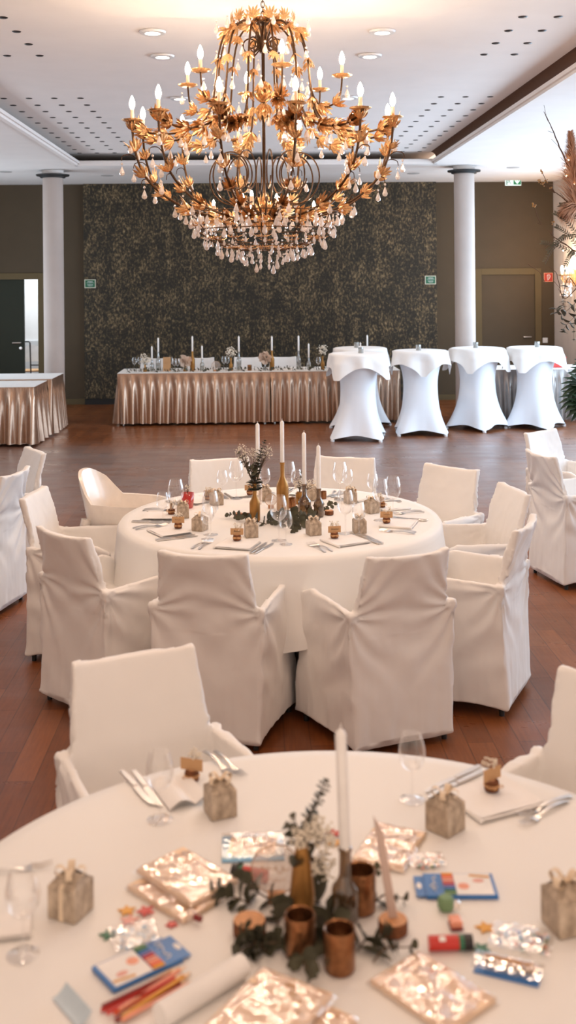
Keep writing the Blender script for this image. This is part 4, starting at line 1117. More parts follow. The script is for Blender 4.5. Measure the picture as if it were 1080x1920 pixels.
b = MB(); b.tube([(-.16,0,1.02),(.04,0,1.02),(.06,0,1.0),(.08,0,.1)], .012, 8); b.tube([(.07,0,.62),(.5,0,.62)], .01, 8); b.build('handle_bar', M_['black'], o)
b = MB(); b.box((.3,0,.12), (.5,.4,.04)); b.build('platform', M_['black'], o)
for sx in (.1,.5):
    b = MB(); b.M = Matrix.Translation((sx,-.02,.05)) @ Matrix.Rotation(pi/2,4,'X'); b.lathe([(.05,0),(.05,.03)], 16); b.build('wheel', M_['rubber'], o)

# ------------------------------------------------------------------ signs and switches
GREEN = simple('sign_green', srgb(30,98,66), .5); WHT = emit('backlit_sign_white', (.62,.75,.72), .55); GRN = emit('backlit_sign_green', srgb(20,110,66)[:3], .35)
q = D(962, 340, YB-.25)
o = thing('exit_sign', 'backlit green and white escape route sign with running figure and down arrow', 'exit sign', (q.x, q.y, q.z))
b = MB(); b.box((0,0,0), (.265,.03,.145)); b.build('housing', WHT, o, bevel=.003)
b = MB(); b.box((.065,-.0165,-.002), (.122,.003,.105)); b.build('green_panel', GRN, o)
b = MB(); b.box((-.108,-.0165,-.002), (.014,.003,.115)); 
for pts, r in (([(-.075,-.018,.028),(-.068,-.018,.0)],.007),([(-.068,-.018,0),(-.055,-.018,-.02),(-.045,-.018,-.045)],.004),([(-.068,-.018,0),(-.082,-.018,-.018),(-.098,-.018,-.022)],.004),([(-.075,-.018,.02),(-.055,-.018,.012),(-.045,-.018,.02)],.003),([(-.076,-.018,.02),(-.092,-.018,.010)],.003)): b.tube(pts, r, 5)
b.ball((-.060,-.018,.042), .008); b.build('running_figure', GREEN, o)
b = MB(); b.M = Matrix.Translation((.065,-.0185,-.002)) @ Matrix.Rotation(pi/2,4,'X')
b.prism([(-.012,.048),(.012,.048),(.012,.0),(.036,.022),(.042,.004),(0,-.046),(-.042,.004),(-.036,.022),(-.012,.0)], 0, .002); b.build('down_arrow', WHT, o)
b = MB(); b.tube([(0,0,.07),(0,0,ZL-q.z)], .004, 6); b.build('hanger', M_['white'], o)
def green_sign(px, w):
    q = D(px, 532 if px < 500 else 525, YB-.10); o = thing('green_notice_sign', 'green notice plate with white lettering '+w, 'sign', (q.x, q.y, q.z))
    b = MB(); b.box((0,-.004,0), (.185,.008,.142)); b.build('border_plate', simple('sign_cream', srgb(214,208,186), .5), o, bevel=.003)
    b = MB(); b.box((0,-.009,0), (.160,.003,.118)); b.build('green_field', GREEN, o)
    b = MB(); z = 0
    for k, (zz, wd, h) in enumerate(((.033,.085,.012),(.014,.115,.007),(-.018,.09,.010),(-.035,.065,.006))):
        rr = random.Random(k+3); x = -wd/2
        while x < wd/2: l = rr.uniform(.004,.008); b.box((x+l/2,-.0108,zz+rr.uniform(-.001,.001)), (l*.75,.001,h*rr.uniform(.6,1))); x += l
    b.build('lettering', M_['paper'], o)
green_sign(169, 'at the left edge of the patterned wall'); green_sign(807, 'at the right edge of the patterned wall')
q = D(1028, 520, YB); o = thing('fire_hose_sign', 'square red fire equipment sign with white hose symbol beside the right door', 'sign', (q.x, q.y, q.z))
b = MB(); b.box((0,-.004,0), (.152,.008,.152)); b.build('border_plate', simple('sign_salmon', srgb(222,150,118), .5), o)
b = MB(); b.box((0,-.009,0), (.132,.003,.132)); b.build('red_field', simple('sign_red', srgb(184,44,22), .5), o)
b = MB(); b.tube(smooth_path([(-.022,-.013,.02),(-.018,-.013,.035),(.008,-.013,.044),(.028,-.013,.028),(.024,-.013,0),(.004,-.013,-.028),(-.012,-.013,-.048)],5), .006, 6); b.tube([(-.012,-.013,-.048),(-.022,-.013,.018)], .004, 6); b.tube(smooth_path([(-.02,-.013,.02),(-.005,-.013,.028),(.006,-.013,.01),(-.004,-.013,-.01)],4), .003, 5); b.build('hose_symbol', M_['paper'], o)
q = D(1022, 638, YB); o = thing('light_switch', 'square white light switch right of the closed door', 'light switch', (q.x, q.y, q.z)); b = MB(); b.box((0,-.005,0), (.085,.010,.085)); b.build('switch_plate', M_['white'], o, bevel=.003); b = MB(); b.box((0,-.012,0), (.055,.006,.055)); b.build('rocker', M_['white'], o, bevel=.002)
o = thing('thermostat', 'grey wall thermostat panel on the pale right wall', 'thermostat', (XR, 17.6, 1.62), -pi/2); b = MB(); b.box((0,-.01,0), (.16,.02,.28)); b.build('case', simple('grey_plastic', srgb(158,148,142), .5), o, bevel=.004); b = MB(); b.box((0,-.022,.04), (.10,.004,.07)); b.box((0,-.022,-.07), (.10,.004,.05)); b.build('button_panel', M_['white'], o)
# ------------------------------------------------------------------ foreground table
def at1(px, py, dz=0): p = P(px, py, TT); return Vector((p.x, p.y, TT+.0006+dz))
def ang(a, c): p, q = at1(*a), at1(*c); return atan2(q.y-p.y, q.x-p.x)
G1 = 'on the foreground table'
for px, py, w in ((300,1538,'at its left rear place, blurred'),(773,1500,'at its right rear, standing clear of everything'),(43,1792,'at its left edge')):
    inst('gs', g_small, 'wine glass on the foreground table '+w, at1(px, py), 0, 'wine glasses on the foreground table', 1.0)
for px, py, a, sc, w in ((413,1525,.35,1.02,'left rear, beside the napkin'),(835,1555,.75,1.05,'before the right rear knives'),(133,1712,-.45,1.05,'left, beside the wine glass'),(1062,1738,.25,1.15,'at the right edge')):
    inst('gift2' if px in (133,) else 'gift', gift_strip if px in (133,) else gift, 'grey gift box with cream bow on the foreground table, '+w, at1(px, py), a, 'gift boxes on the foreground table', sc)
inst('card_x', card_holder(''), 'bark disc with kraft card and blossom, foreground table, behind the left gift box', at1(360,1462), -.35, 'place card holders on the foreground table', 1.15)
inst('card_x', card_holder(''), 'bark wood disc with blossom lying on the right napkin of the foreground table', at1(922,1490,.012), .6, 'place card holders on the foreground table', 1.15)
def orient(a, c): return ang(a, c)-pi/2
for a, c, w in (((228,1448),(284,1508),'left rear, outer one'),((246,1442),(303,1516),'left rear, inner one'),((898,1440),(806,1484),'right rear, upper one'),((905,1448),(806,1496),'right rear, lower one')):
    m = at1((a[0]+c[0])/2, (a[1]+c[1])/2); inst('k', knife_f, 'table knife on the foreground table, '+w, m, orient(a, c), 'table knives on the foreground table')
for a, c, w in (((388,1415),(436,1456),'beside the left place card, upper one'),((404,1412),(460,1462),'beside the left place card, lower one'),((1062,1498),(976,1532),'far right, upper one'),((1048,1512),(988,1545),'far right, lower one'),((-20,1640),(66,1628),'at the left edge')):
    m = at1((a[0]+c[0])/2, (a[1]+c[1])/2); inst('f', fork_f, 'table fork on the foreground table, '+w, m, orient(a, c), 'table forks on the foreground table')
inst('napkin', napkin, 'white paper napkin folded flat under the right place card of the foreground table', at1(925,1500), ang((870,1540),(1010,1478))-.2, 'napkins on the foreground table', (1.05,1.0,1))
o = thing('rolled_napkin', 'loosely curled white paper napkin left of the left gift box', 'napkin', at1(335,1488), ang((300,1450),(350,1515)))
b = MB(); b.grid(lambda u, v: ((u-.5)*.16, (v-.5)*.10, .002+.016*abs(sin(v*pi*1.5))*(.6+.4*u)+.01*(u-.5)**2), 14, 18); b.grid(lambda u, v: ((u-.5)*.16, (v-.5)*.10+.001, .0005+.014*abs(sin(v*pi*1.5))*(.6+.4*u)), 14, 18); b.build('curled_sheet', M_['napkin'], o, sharp=None)
inst('napkin', napkin, 'folded white paper napkin at the left edge of the foreground table', at1(-10,1745), .15, 'napkins on the foreground table', (.8,.5,1))

# wooden picture plaques in clear film
def rect3(p0, p1, p3):       # corner, next corner, previous corner -> centre, size, turn
    a, c, d = at1(*p0), at1(*p1), at1(*p3); w = (c-a).length; h = (d-a).length
    return (c+d)/2, w, h, atan2(c.y-a.y, c.x-a.x)
def plaque(label, p0, p1, p3, z=0, seed=0, size=None):
    c, w, h, t = rect3(p0, p1, p3)
    if size: w, h = size
    o = thing('wooden_frame', label, 'wooden frame', (c.x, c.y, TT+.0006+z), t); o['group'] = 'film-wrapped wooden frames on the foreground table'
    b = MB(); f = .016
    b.bx(-w/2, w/2, -h/2, -h/2+f, 0, .010); b.bx(-w/2, w/2, h/2-f, h/2, 0, .010); b.bx(-w/2, -w/2+f, -h/2+f, h/2-f, 0, .010); b.bx(w/2-f, w/2, -h/2+f, h/2-f, 0, .010)
    b.build('rim', M_['woodpale'], o, bevel=.001)
    b = MB(); b.bx(-w/2+f, w/2-f, -h/2+f, h/2-f, 0, .0055); b.build('backing_board', M_['woodpale'], o)
    b = MB(); g = .006
    def fm(u, v):
        x, y = (u-.5)*(w+2*g), (v-.5)*(h+2*g); e = min(1, min(u, 1-u, v, 1-v)*14)
        return (x, y, .002+.0105*e**.4+.0060*e*noise.noise(Vector((x*30, y*30, seed)))+.0016*e*noise.noise(Vector((x*110, y*110, seed))))
    b.grid(fm, 44, 44); b.build('film_wrap', M_['film'], o, sharp=None)
plaque('film-wrapped pale wooden frame lying on another one, left of the centrepiece', (258,1648), (345,1606), (357,1716), .013, 1)
plaque('film-wrapped pale wooden frame underneath another one, left of the centrepiece', (230,1674), (300,1638), (352,1728), 0, 2)
plaque('film-wrapped pale wooden frame behind the tall candle', (665,1612), (712,1545), (752,1642), 0, 3)
plaque('film-wrapped pale wooden frame at the front right, nearest the camera', (682,1856), (775,1800), (850,1935), 0, 4)
plaque('film-wrapped pale wooden frame at the bottom middle, on top of its stack', (380,1950), (492,1836), (520,2010), .013, 5)
plaque('film-wrapped pale wooden frame at the bottom middle, underneath in its stack', (430,1985), (550,1870), (560,2040), 0, 6, None)

# candle in brown bottle, bud vase, cups, slices
p = at1(648,1722); inst('bfore', bottle('candle', .145, .028, 'smoke', .0125, .48), 'dark glass bottle holding the tall candle on the foreground table', p); candle(p, TT+.137, .250, 'tall white taper candle towering over the foreground table', None, .0118, (0,RAD(-1.6)))
p = at1(567,1712)
@info('bud_vase', 'vase')
def budv(o):
    b = MB(); b.caps = False; b.lathe([(0,0),(.024,.001),(.026,.008),(.0255,.045),(.021,.085),(.0155,.118),(.012,.143)], 26); b.build('body', M_['gold'], o)
    b = MB(); b.caps = False; b.lathe([(.012,.142),(.0135,.144),(.0130,.150),(.010,.149)], 20); b.build('lip', M_['gold'], o)
inst('vasefore', budv, 'slim gold bud vase with flowers on the foreground table', p)
o = thing('dried_bouquet', 'grey eucalyptus and cream blossoms in the slim gold vase of the foreground table', 'bouquet', p)
rr = random.Random(5); b = MB()
H = .142
euc_stem(b, [(0,0,H-.05),(-.005,0,H+.02),(-.02,0,H+.06)], 4, .034, rr); euc_stem(b, [(0,0,H-.05),(-.004,-.01,H+.02),(-.035,-.01,H+.045)], 3, .036, rr)
euc_stem(b, [(0,0,H-.05),(.008,0,H+.04),(.03,0,H+.08),(.052,.0,H+.13)], 26, .016, rr, s1=.012); b.build('eucalyptus', [M_['euc'], M_['eucstem']], o)
b = MB()
for c, r_, n in (((0,-.01,H+.02),.026,120),((.025,0,H+.035),.026,120),((.05,.01,H+.01),.03,90),((.04,.01,H-.05),.035,90)): gyp_cloud(b, (0,0,H-.02), c, r_, n, rr, r0=.0036)
b.build('baby_breath', [M_['gyp'], M_['eucstem']], o)
for px, py, s, w in ((563,1790,.98,'left one of the front pair'),(637,1818,.98,'right one of the front pair'),(676,1706,1.05,'behind the dark bottle')):
    inst('cup', cup, 'hammered copper tealight cup on the foreground table, '+w, at1(px, py), 0, 'copper cups on the foreground table', s)
inst('wslice', wslice, 'round wood slice among the leaves, left of the copper cups', at1(468,1752), 0, None, .98)
inst('wslice', wslice, 'round wood slice carrying the upright pointed sign, right of the copper cups', at1(737,1748), 0, None, .88)
p = at1(737,1746,.0275); sign('thin pointed upright plate seen nearly edge-on, standing on the right wood slice', p, .205, .15, .05)
disc_sign('round clear sign with golden script on a small wood block, foreground table', at1(518,1690), .052, -.05, 21, .036)
SG = 'eucalyptus on the foreground table'
for a, c, n, s, w in (((470,1700),(400,1690),6,.040,'beside the left wood frames'),((520,1700),(440,1650),5,.04,'left of the round sign'),((540,1770),(450,1800),8,.042,'in front of the left wood slice'),((500,1790),(455,1770),6,.04,'against the left wood slice'),((540,1800),(585,1840),4,.04,'at the very front of the centrepiece'),((600,1700),(590,1640),6,.036,'between gold vase and dark bottle'),((620,1720),(590,1790),6,.045,'between the copper cups'),((670,1790),(730,1775),5,.045,'right of the copper cups'),((700,1700),(760,1700),4,.03,'behind the right wood slice'),((700,1810),(780,1790),3,.028,'with small leaves, before the right wood slice'),((690,1680),(710,1640),2,.026,'two-leaf tip left of the pointed sign'),((520,1740),(545,1700),5,.042,'left of the gold bud vase'),((590,1770),(620,1830),4,.036,'under the right copper cup')):
    sprig(at1(*a), at1(*c), n, s, 'eucalyptus sprig %s on the foreground table' % w, group=SG, hgt=.02)

# craft supplies
def pencilbox(label, p0, p1, p3, open_cards, seed, w=None, h=None):
    c, W_, H_, t = rect3(p0, p1, p3)
    W_, H_ = w or W_, h or H_
    o = thing('pencil_box', label, 'pencil box', (c.x, c.y, TT+.0006), t)
    b = MB(); b.bx(-W_/2, W_*.38, -H_/2, H_/2, 0, .008); b.build('carton', M_['blue'], o, bevel=.0008)
    b = MB(); b.bx(W_*.38, W_/2, -H_/2+.004, H_/2-.004, .003, .0045); b.build('hang_tab', M_['blue'], o); b = MB(); b.ball((W_*.45,0,.005), .012, 0, 14, 6, (.5,1,.05)); b.build('hang_hole', M_['paper'], o)
    b = MB(); b.bx(-W_*.46, W_*.0, -H_/2+.003, H_/2-.003, .008, .0088); b.ball((-W_*.10, H_*.1, .0088), .013, 1, 12, 5, (1,1,.05)); b.ball((-W_*.30, -H_*.15, .0088), .010, 2, 12, 5, (1.3,.8,.05)); b.tube([(-W_*.45,-H_*.3,.0095),(-W_*.2,-H_*.38,.0095)], .002, 6, 3); b.build('picture_panel', [M_['paper'], M_['salmon'], M_['pink'], M_['yellow']], o)
    b = MB(); cols = ['yellow','orange','salmon','pink','red','violet','blue','green','sage']
    for k in range(9): b.tube([(W_*.01, -H_/2+.006+(H_-.012)*k/8, .0085), (W_*.15, -H_/2+.006+(H_-.012)*k/8, .0085)], H_*.045, 6, k)
    b.build('pencil_tips', [M_[x] for x in cols], o)
    b = MB(); b.M = rotz(pi/2) ; scribble(b, -H_*.34, H_*.34, .008, .0011, seed, -W_*.26, .0092, n=50, vert=False); b.build('white_script', M_['paper'], o)
    return o
pencilbox('blue box of colouring pencils right of the centrepiece', (948,1690), (768,1690), (935,1642), 0, 2, .170, .085)
pencilbox('blue box of colouring pencils beside the loose pencils at the front left', (205,1870), (368,1795), (165,1822), 0, 7, .170, .085)
o = thing('craft_stick_pack', 'light blue pack of wooden craft sticks behind the round sign', 'craft pack', at1(474,1592), .02)
b = MB(); b.bx(-.07,.07,-.055,.055,0,.003); b.build('backing_card', M_['lightblue'], o)
b = MB()
for k in range(9): b.box((-.048+.012*k, .004, .006), (.010, .075, .004), 0, Matrix.Rotation(-.12,4,'Z'))
b.build('sticks', M_['woodpale'], o)
b = MB(); b.grid(lambda u, v: ((u-.5)*.142, (v-.5)*.112, .010+.002*noise.noise(Vector((u*9,v*9,1)))), 16, 14); b.build('film_wrap', M_['film'], o, sharp=None)
# loose pencils
rp = random.Random(9)
for k, cname in enumerate(['yellow','maroon','red','salmon','orange','red','black','yellow','maroon','salmon']):
    a = at1(188+rp.uniform(-4,30)+k*3, 1893+k*3.2); c = at1(362+rp.uniform(-12,12)-k*1.5, 1806+k*5.0); d = (c-a).normalized()*.165
    o = thing('colouring_pencil', '%s colouring pencil in the loose bundle at the front left, %s' % (cname, ['topmost','second from the top','third from the top','fourth, thick','fifth','sixth','seventh, dark','eighth','ninth','lowest'][k]), 'pencil', (a.x, a.y, TT+.0045+.004*(k % 2)), atan2(d.y, d.x)); o['group'] = 'loose colouring pencils'
    b = MB(); b.tube([(0,0,0),(.145,0,0)], .0038, 6); b.build('barrel', M_[cname], o, sharp=30)
    b = MB(); b.tube([(.145,0,0),(.158,0,0)], [.0038,.0014], 8); b.build('sharpened_wood', M_['woodpale'], o); b = MB(); b.tube([(.158,0,0),(.163,0,0)], [.0014,.0003], 6); b.build('lead_tip', M_[cname], o)
o = thing('paper_roll', 'white paper roll lying behind the bottom wooden frames', 'paper roll', at1(390,1872,.021), ang((330,1905),(455,1828)))
b = MB(); b.tube([(-.11,0,0),(.085,0,0)], .021, 24); b.tube([(.085,0,0),(.0851,0,0)], [.021,.017], 24, 0, False); b.build('rolled_sheet', M_['paper'], o)
o = thing('blue_card', 'pale blue folded paper strip at the front left corner', 'paper', at1(135,1895), ang((108,1865),(160,1925))); b = MB(); b.grid(lambda u, v: ((u-.5)*.10, (v-.5)*.028, .002+.018*v*v), 6, 6); b.grid(lambda u, v: ((u-.5)*.10, (v-.5)*.028, .001+.018*v*v), 6, 6); b.build('folded_sheet', M_['paleblue'], o)
# stars
def star(px, py, col, label, z=0, s=.021, rot=0):
    o = thing('glitter_star', label, 'star', at1(px, py, z), rot); o['group'] = 'glitter stars'
    b = MB(); pts = [(s*(1 if k % 2 == 0 else .48)*cos(pi/2+k*pi/5), s*(1 if k % 2 == 0 else .48)*sin(pi/2+k*pi/5)) for k in range(10)]; b.prism(pts, 0, .003); b.build('foam_star', M_[col], o, bevel=.0006)
star(238,1709,'yellow','yellow glitter star left of the wooden frames', 0, .020, .2); star(273,1712,'red','red glitter star touching the left wooden frames', .003, .021, .5); star(243,1730,'pink','pink glitter star between the yellow and green ones', .003, .021, 0); star(204,1754,'green','green glitter star left of the gem packet', 0, .021, .3)
star(910,1741,'yellow','yellow glitter star lying alone right of the eraser', 0, .022, .1); star(902,1780,'green','green glitter star at the cap of the red glue stick', 0, .020, .4); star(627,1566,'red','red glitter star behind the gold vase', .003, .020, .2); star(628,1582,'yellow','yellow glitter star behind the gold vase', 0, .018, .6); star(322,1735,'red','small red star near the bulb cap', 0, .014, .6)
def gems(px, py, w, d, n, cols, label, rot=0, bag=True):
    o = thing('gem_packet', label, 'craft pack', at1(px, py), rot); rg = random.Random(px); 
    b = MB()
    for k in range(n): b.ball((rg.uniform(-w,w)*.46, rg.uniform(-d,d)*.46, .004), rg.uniform(.003,.0055), rg.randrange(len(cols)), 6, 4, (1,1,.6))
    q = b.build('gems', [M_[c] for c in cols], o); tag(q, kind='stuff')
    if bag: b = MB(); b.grid(lambda u, v: ((u-.5)*w*1.1, (v-.5)*d*1.15, .010+.005*noise.noise(Vector((u*8,v*8,px)))), 18, 18); b.build('film_bag', M_['film'], o, sharp=None)
gems(252,1762,.085,.07,60,['paper','acrylic','lightblue'],'packet of clear gems beside the pencil box at the front left', .3)
gems(800,1620,.075,.05,50,['salmon','lightblue','paper','pink','sage'],'packet of coloured beads right of the rear wooden frame', .1)
gems(978,1768,.11,.075,50,['lightblue','salmon','sage','paper','blue'],'glittering bag of coloured shapes at the right', -.35)
# glue sticks
def glue(px, py, rot, label, L=.085, r=.0135, col='red', band='green'):
    o = thing('glue_stick', label, 'glue stick', at1(px, py, r), rot); o['group'] = 'glue sticks'
    b = MB(); b.tube([(-L/2,0,0),(L*.18,0,0)], r, 18); b.build('tube_body', M_[col], o); b = MB(); b.tube([(L*.18,0,0),(L*.30,0,0)], r*1.01, 18); b.build('label_band', M_[band], o); b = MB(); b.tube([(L*.30,0,0),(L/2,0,0)], r*1.06, 18); b.build('cap', M_['black'], o)
    b = MB(); b.box((-L*.2,-r*.5,r*.87), (.012,.010,.001), 0, Matrix.Rotation(.5,4,'X')); b.build('white_label_mark', M_['paper'], o)
glue(845,1781,0,'red glue stick with black cap lying at the right of the centrepiece'); glue(468,1650,pi-.35,'red glue stick with green band and black cap behind the left wood slice', .08)
o = thing('glue_pack', 'blue card pack with a golden glue tube at the lower right', 'craft pack', at1(952,1825), -.42)
b = MB(); b.bx(-.06,.06,-.022,.022,0,.0015); b.build('backing_card', M_['blue'], o); b = MB(); b.tube([(-.045,.010,.011),(.04,.010,.011),(.055,.010,.011)], [.0095,.0095,.006], 14); b.build('glue_tube', M_['gold'], o); b = MB(); b.grid(lambda u, v: ((u-.5)*.13, (v-.5)*.055, .020-.01*abs(v-.5)+.003*noise.noise(Vector((u*9,v*9,4)))), 14, 8); b.build('film_wrap', M_['film'], o, sharp=None)
o = thing('pencil_sharpener', 'sage green round pencil sharpener before the blue pencil box', 'sharpener', at1(836,1705), .3); b = MB(); b.lathe([(.013,0),(.017,.006),(.017,.020),(.012,.026),(0,.027)], 16, lobes=(5,.06)); b.build('round_case', M_['sage'], o); b = MB(); b.box((.017,-.010,.010), (.018,.016,.014)); b.build('opening_block', M_['acrylic'], o, bevel=.002)
o = thing('eraser', 'salmon and dark eraser beside the green sharpener', 'eraser', at1(854,1738), .05); b = MB(); b.box((0,.0,.011), (.024,.030,.012)); b.build('rubber_top', M_['salmon'], o, bevel=.003); b = MB(); b.box((0,0,.0026), (.025,.031,.005)); b.build('dark_base', M_['maroon'], o, bevel=.001)
o = thing('small_bulb_bottle', 'small clear bulb with a dark screw cap below the left wooden frames', 'bulb', at1(358,1728,.012), -.6); b = MB(); b.ball((0,0,0), .0118, 0, 16, 10); b.build('clear_bulb', M_['acrylic'], o); b = MB(); b.tube([(.009,0,0),(.026,0,0)], .006, 12); b.build('screw_cap', M_['maroon'], o)

# ------------------------------------------------------------------ floral arrangement on the right
fy = 8.6
def F(px, py, dy=0): return D(px, py, fy+dy)
base = D(1125, 600, fy); fl = thing('flower_stand', 'tall dried flower arrangement with pampas grass and bare branches at the right edge', 'flower arrangement', (base.x, base.y, 0))
def lo(p): return p-Vector((base.x, base.y, 0))
b = MB(); b.lathe([(.20,0),(.20,.02),(.02,.03)], 24); b.tube([(0,0,.02),(0,0,1.75)], .014, 10); b.lathe([(.02,1.72),(.10,1.78),(.12,1.95),(.10,1.96)], 20); b.build('metal_stand', M_['gold'], fl)
rr = random.Random(3)
def branch(pts, r0=.007, tw=4, mat='bark', nm='branch'):
    b = MB(); pp = smooth_path([Vector((0,0,1.9))]+[lo(p) for p in pts], 6); n = len(pp)
    pp = [p+Vector((rr.uniform(-1,1), rr.uniform(-1,1), rr.uniform(-1,1)))*.004 for p in pp]
    b.tube(pp, [lerp(r0,.0018,i/n) for i in range(n)], 6)
    for i in range(tw): p, d = frames(pp, rr.uniform(.4,.95)); b.tube([p, p+d*.05+Vector((rr.uniform(-.05,.05),0,rr.uniform(-.03,.05)))], .0015, 4)
    return b.build(nm, M_[mat], fl)
branch([F(1085,370),F(1053,285),F(1036,245),F(1020,210)], .010, 6)
branch([F(1090,420),F(1062,378),F(1040,360),F(1018,345)], .007, 3); branch([F(1100,490),F(1070,465),F(1040,445),F(1028,430)], .008, 3); branch([F(1100,520),F(1060,560),F(1044,515),F(1028,498)], .005, 2)
branch([F(1100,570),F(1068,520),F(1055,560)], .005, 1)
def tw(pts, heads):
    b = MB(); pts = [lo(F(*q)) for q in pts]; b.tube(pts, .0024, 4, 1)
    for t in heads:
        q = pts[0].lerp(pts[1], t) if t <= 1 else pts[1].lerp(pts[2], t-1)
        for k in range(5): b.ball(q+Vector((rr.uniform(-.012,.012), rr.uniform(-.01,.01), rr.uniform(-.015,.015))), rr.uniform(.004,.008), 0, 6, 4)
    b.build('seed_twig', [M_['gold'], M_['bark']], fl)
for pts, hd in ((((1001,384),(1008,408),(1016,422),(1008,418)),(0,.1)),(((1016,322),(1027,345),(1040,360)),(0,.8,1.4)),(((1010,340),(1022,348),(1040,362)),(0,.3,.7)),(((990,495),(1012,510),(1024,533)),()),(((1037,418),(1036,440),(1040,450),(1020,465)),(0,)),(((1060,445),(1036,470),(1022,492)),())): tw(pts, hd)
FAIRY = emit('fairy_light', (1,.75,.4), 12)
PAMP = simple('pampas_plume', srgb(214,170,140), .9, var=.12)
def plume(p0, p1, w, n=700):
    b = MB(); a, c = lo(F(*p0)), lo(F(*p1)); ax = c-a; L = ax.length; ax.normalize(); s1 = ax.orthogonal().normalized(); s2 = ax.cross(s1)
    b.tube([a, c], .003, 5)
    for i in range(n):
        t = rr.random()**.8; th = rr.uniform(0,6.28); l = w*(1.1-t)*rr.uniform(.5,1.2)+.02; o = s1*cos(th)+s2*sin(th); q = a+ax*(L*t)
        e1 = q+ax*l*.55+o*l*.5; e2 = q+ax*l*.9+o*l*.85-Vector((0,0,l*.25)); sd = ax.cross(o)*.0022
        b.add([q-sd, q+sd, e1+sd, e1-sd, e2], [(0,1,2,3),(3,2,4)], 0, False)
    tag(b.build('pampas_plume', PAMP, fl), kind='stuff')
plume((1084,400),(1070,250),.23,2200); plume((1100,385),(1052,402),.15,900); plume((1120,400),(1096,300),.14,600)
for p0, p1 in (((1085,445),(1040,400)),((1088,470),(1043,425)),((1085,480),(1016,455)),((1080,440),(1028,470)),((1075,470),(1058,505)),((1090,430),(1062,380)),((1085,400),(1050,385)),((1060,440),(1022,490))):
    b = MB(); a, c = lo(F(*p0)), lo(F(*p1)); pp = smooth_path([a, a.lerp(c,.5)+Vector((0,rr.uniform(-.05,.05),.03)), c], 8); b.tube(pp, .002, 4, 1)
    for i, q in enumerate(pp):
        for s in (-1,1):
            d = (c-a).normalized(); n_ = Vector((-d.z, 0, d.x))*s; b.leaf(q, n_+d*.8, Vector((0,-1,0)), .026, .004, 0, False, .1)
    b.build('feathery_sprig', [M_['euc'], M_['eucstem']], fl)
for pts, n, s in (([(1100,545),(1075,572),(1050,590),(1042,575)],7,.085),([(1100,560),(1080,590),(1060,612),(1056,622)],7,.075),([(1095,600),(1078,600),(1076,640)],6,.06),([(1060,530),(1056,560),(1058,578)],4,.05),([(1078,380),(1056,392),(1052,410)],6,.04)):
    b = MB(); euc_stem(b, [lo(F(*q)) for q in pts], n, s, rr)
    b.build('eucalyptus_stem', [M_['euc'], M_['eucstem']], fl)
b = MB(); b.tube(smooth_path([lo(F(1100,560))]+[lo(F(px,py,-.03)) for px, py in ((1072,500),(1064,548),(1056,470),(1076,345),(1062,330),(1058,315),(1066,300),(1085,380))], 6), .0012, 4); b.build('light_wire', M_['copper'], fl)
for px, py in ((1066,300),(1058,315),(1062,330),(1076,345),(1056,470),(1064,548),(1072,500)):
    b = MB(); b.ball(lo(F(px,py,-.03)), .006, 0, 8, 5); b.build('fairy_light', FAIRY, fl)
# monstera below
mp = D(1120, 800, 9.6); mo = thing('potted_monstera', 'dark green split-leaf plant at the right edge below the flower arrangement', 'plant', (mp.x, mp.y, 0))
b = MB(); b.lathe([(.14,0),(.17,.30),(.16,.30),(.15,.27),(0,.27)], 24); b.build('pot', M_['black'], mo)
for i, (px, py, dy) in enumerate(((1078,705,0),(1066,725,-.1),(1062,750,.1),(1074,765,-.15),(1086,690,.1),(1090,740,-.1))):
    b = MB(); t = D(px, py, 9.6+dy)-Vector((mp.x, mp.y, 0)); b.tube(smooth_path([(0,0,.27), t*.5+Vector((0,0,.35)), t+Vector((.12,0,.02))], 5), .006, 6, 1)
    c = t+Vector((.12,0,.02)); d = (t-c).normalized()
    for k in range(-4, 5):
        a = k*.30; dd = Matrix.Rotation(a, 3, 'Y') @ d; b.leaf(c, dd+Vector((0,0,-.15)), Vector((0,-.6,1)), .20-.012*abs(k), .024, 0, False, .35)
    b.ball(c+d*.05, .055, 0, 10, 5, (1,1,.12))
    b.build('split_leaf', [M_['darkleaf'], M_['euc']], mo, sharp=None)
# crystal wall lamp glowing on the right wall
wl = thing('wall_sconce', 'small crystal wall lamp with lit candle bulbs at the right edge', 'wall lamp', (XR, 16.9, 2.05), pi/2)
b = MB(); b.lathe([(0,-.16),(.05,-.14),(.05,.10),(0,.12)], 14, c=(0,.05,0)); b.build('wall_plate', M_['giltleaf'], wl)
for k, dx in enumerate((-.22,-.11,0,.11,.22)):
    b = MB(); b.tube(smooth_path([(0,.06,-.05),(dx*.6,.14,-.10),(dx,.22-.2*abs(dx),-.04),(dx,.22-.2*abs(dx),.02)], 5), .006, 6); b.leaf((dx*.6,.14,-.1),(dx,.1,.2),(0,1,0),.09,.03,0,True,.3); a_ = b.build('curved_arm', M_['giltleaf'], wl)
    c = put('drip_cup', CUP, a_, (dx,.22-.2*abs(dx),.02)); put('candle_sleeve', SLEEVE, a_, (dx,.22-.2*abs(dx),.02)); q = put('flame_bulb', BULB, a_, (dx,.22-.2*abs(dx),.02))
    for j in range(3): put('crystal_drop', DROP, wl, (dx+R.uniform(-.04,.04),.2-.2*abs(dx)+R.uniform(-.03,.03),-.05-.07*j)).scale = (1.5,)*3
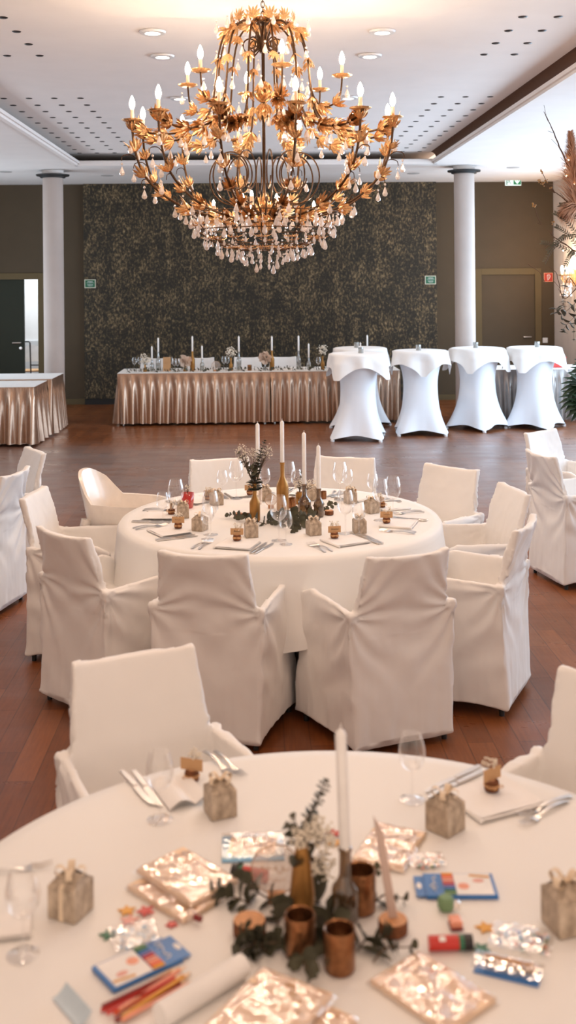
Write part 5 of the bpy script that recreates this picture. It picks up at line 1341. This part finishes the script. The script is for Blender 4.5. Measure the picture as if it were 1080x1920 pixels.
# ------------------------------------------------------------------ light
def area(name, loc, size, power, col, direction, shape='RECTANGLE', spread=180):
    L = bpy.data.lights.new(name, 'AREA'); L.energy = power; L.color = col; L.shape = shape; L.size = size[0]; L.size_y = size[1]; L.spread = RAD(spread)
    o = bpy.data.objects.new(name, L); COL.objects.link(o); o.location = loc; o.rotation_euler = Vector(direction).to_track_quat('-Z', 'Y').to_euler(); return o
for i, w in enumerate(wins):
    area('window_or_fill_light', (XR+.10, (w[0]+w[1])/2, 1.72), (w[1]-w[0]-.1, 2.5), (10,55,100,105,75)[i], (.52,.76,1), (-1,0,-.12))
for yy, pw in ((10.5,45),(15.5,60)): area('window_or_fill_light', (XL+.05, yy, 1.8), (2.4,2.2), pw, (.70,.85,1), (1,0,.1))  # cool fill added on the windowless left wall to lift ceiling and columns
q = area('daylight_back_room', (-3.8, YB+1.1, 2.9), (2.4, 1.6), 55, (.85,.93,1), (0,0,-1))
# recessed lamps of the room: the ones in view
for x, y, z in DL: 
    L = bpy.data.lights.new('downlight_or_fill', 'SPOT'); L.energy = 46; L.color = (1,.70,.46); L.spot_size = RAD(110); L.spot_blend = .8; L.shadow_soft_size = .05
    o = bpy.data.objects.new('downlight_or_fill', L); COL.objects.link(o); o.location = (x, y, z-.03)
for x in (-.8, 1.0):  # unseen spots over the near tables, added as warm fill
    for y in (5.2, 3.6, 2.2, .8):
        L = bpy.data.lights.new('downlight_or_fill', 'SPOT'); L.energy = {5.2: 90, 3.6: 44, 2.2: 19, .8: 15}[y]; L.color = (1,.72,.52); L.spot_size = RAD(130); L.spot_blend = .9; L.shadow_soft_size = .16
        o = bpy.data.objects.new('downlight_or_fill', L); COL.objects.link(o); o.location = (x, y, ZU-.05)
L = bpy.data.lights.new('sconce_glow', 'POINT'); L.energy = 18; L.color = (1,.68,.42); L.shadow_soft_size = .05
o = bpy.data.objects.new('sconce_glow', L); COL.objects.link(o); o.location = (XR-.45, 16.9, 2.25)
w = bpy.data.worlds.new('room_light'); SC.world = w; w.use_nodes = True
bg = w.node_tree.nodes['Background']; bg.inputs['Color'].default_value = (1,.78,.63,1); bg.inputs['Strength'].default_value = .95

# ------------------------------------------------------------------ camera
cam = bpy.data.cameras.new('camera'); co = bpy.data.objects.new('camera', cam); COL.objects.link(co)
cam.sensor_fit = 'HORIZONTAL'; cam.sensor_width = 36; cam.lens = 36*FPX/1080
cam.shift_x = 0; cam.shift_y = -(960-CY)/1080
co.matrix_world = Matrix.Translation((0,0,HC)) @ Matrix.Rotation(-YAW, 4, 'Z') @ Matrix.Rotation(pi/2, 4, 'X') @ Matrix.Rotation(-ROLL, 4, 'Z')
cam.dof.use_dof = True; cam.dof.focus_distance = 7.4; cam.dof.aperture_fstop = 5.2; cam.clip_start = .05
SC.camera = co
SC.view_settings.view_transform = 'Standard'; SC.view_settings.look = 'None'; SC.view_settings.exposure = .50; SC.view_settings.gamma = 1
SC.cycles.max_bounces = 8; SC.cycles.transparent_max_bounces = 24; SC.cycles.sample_clamp_indirect = 6
SC.cycles.use_denoising = True
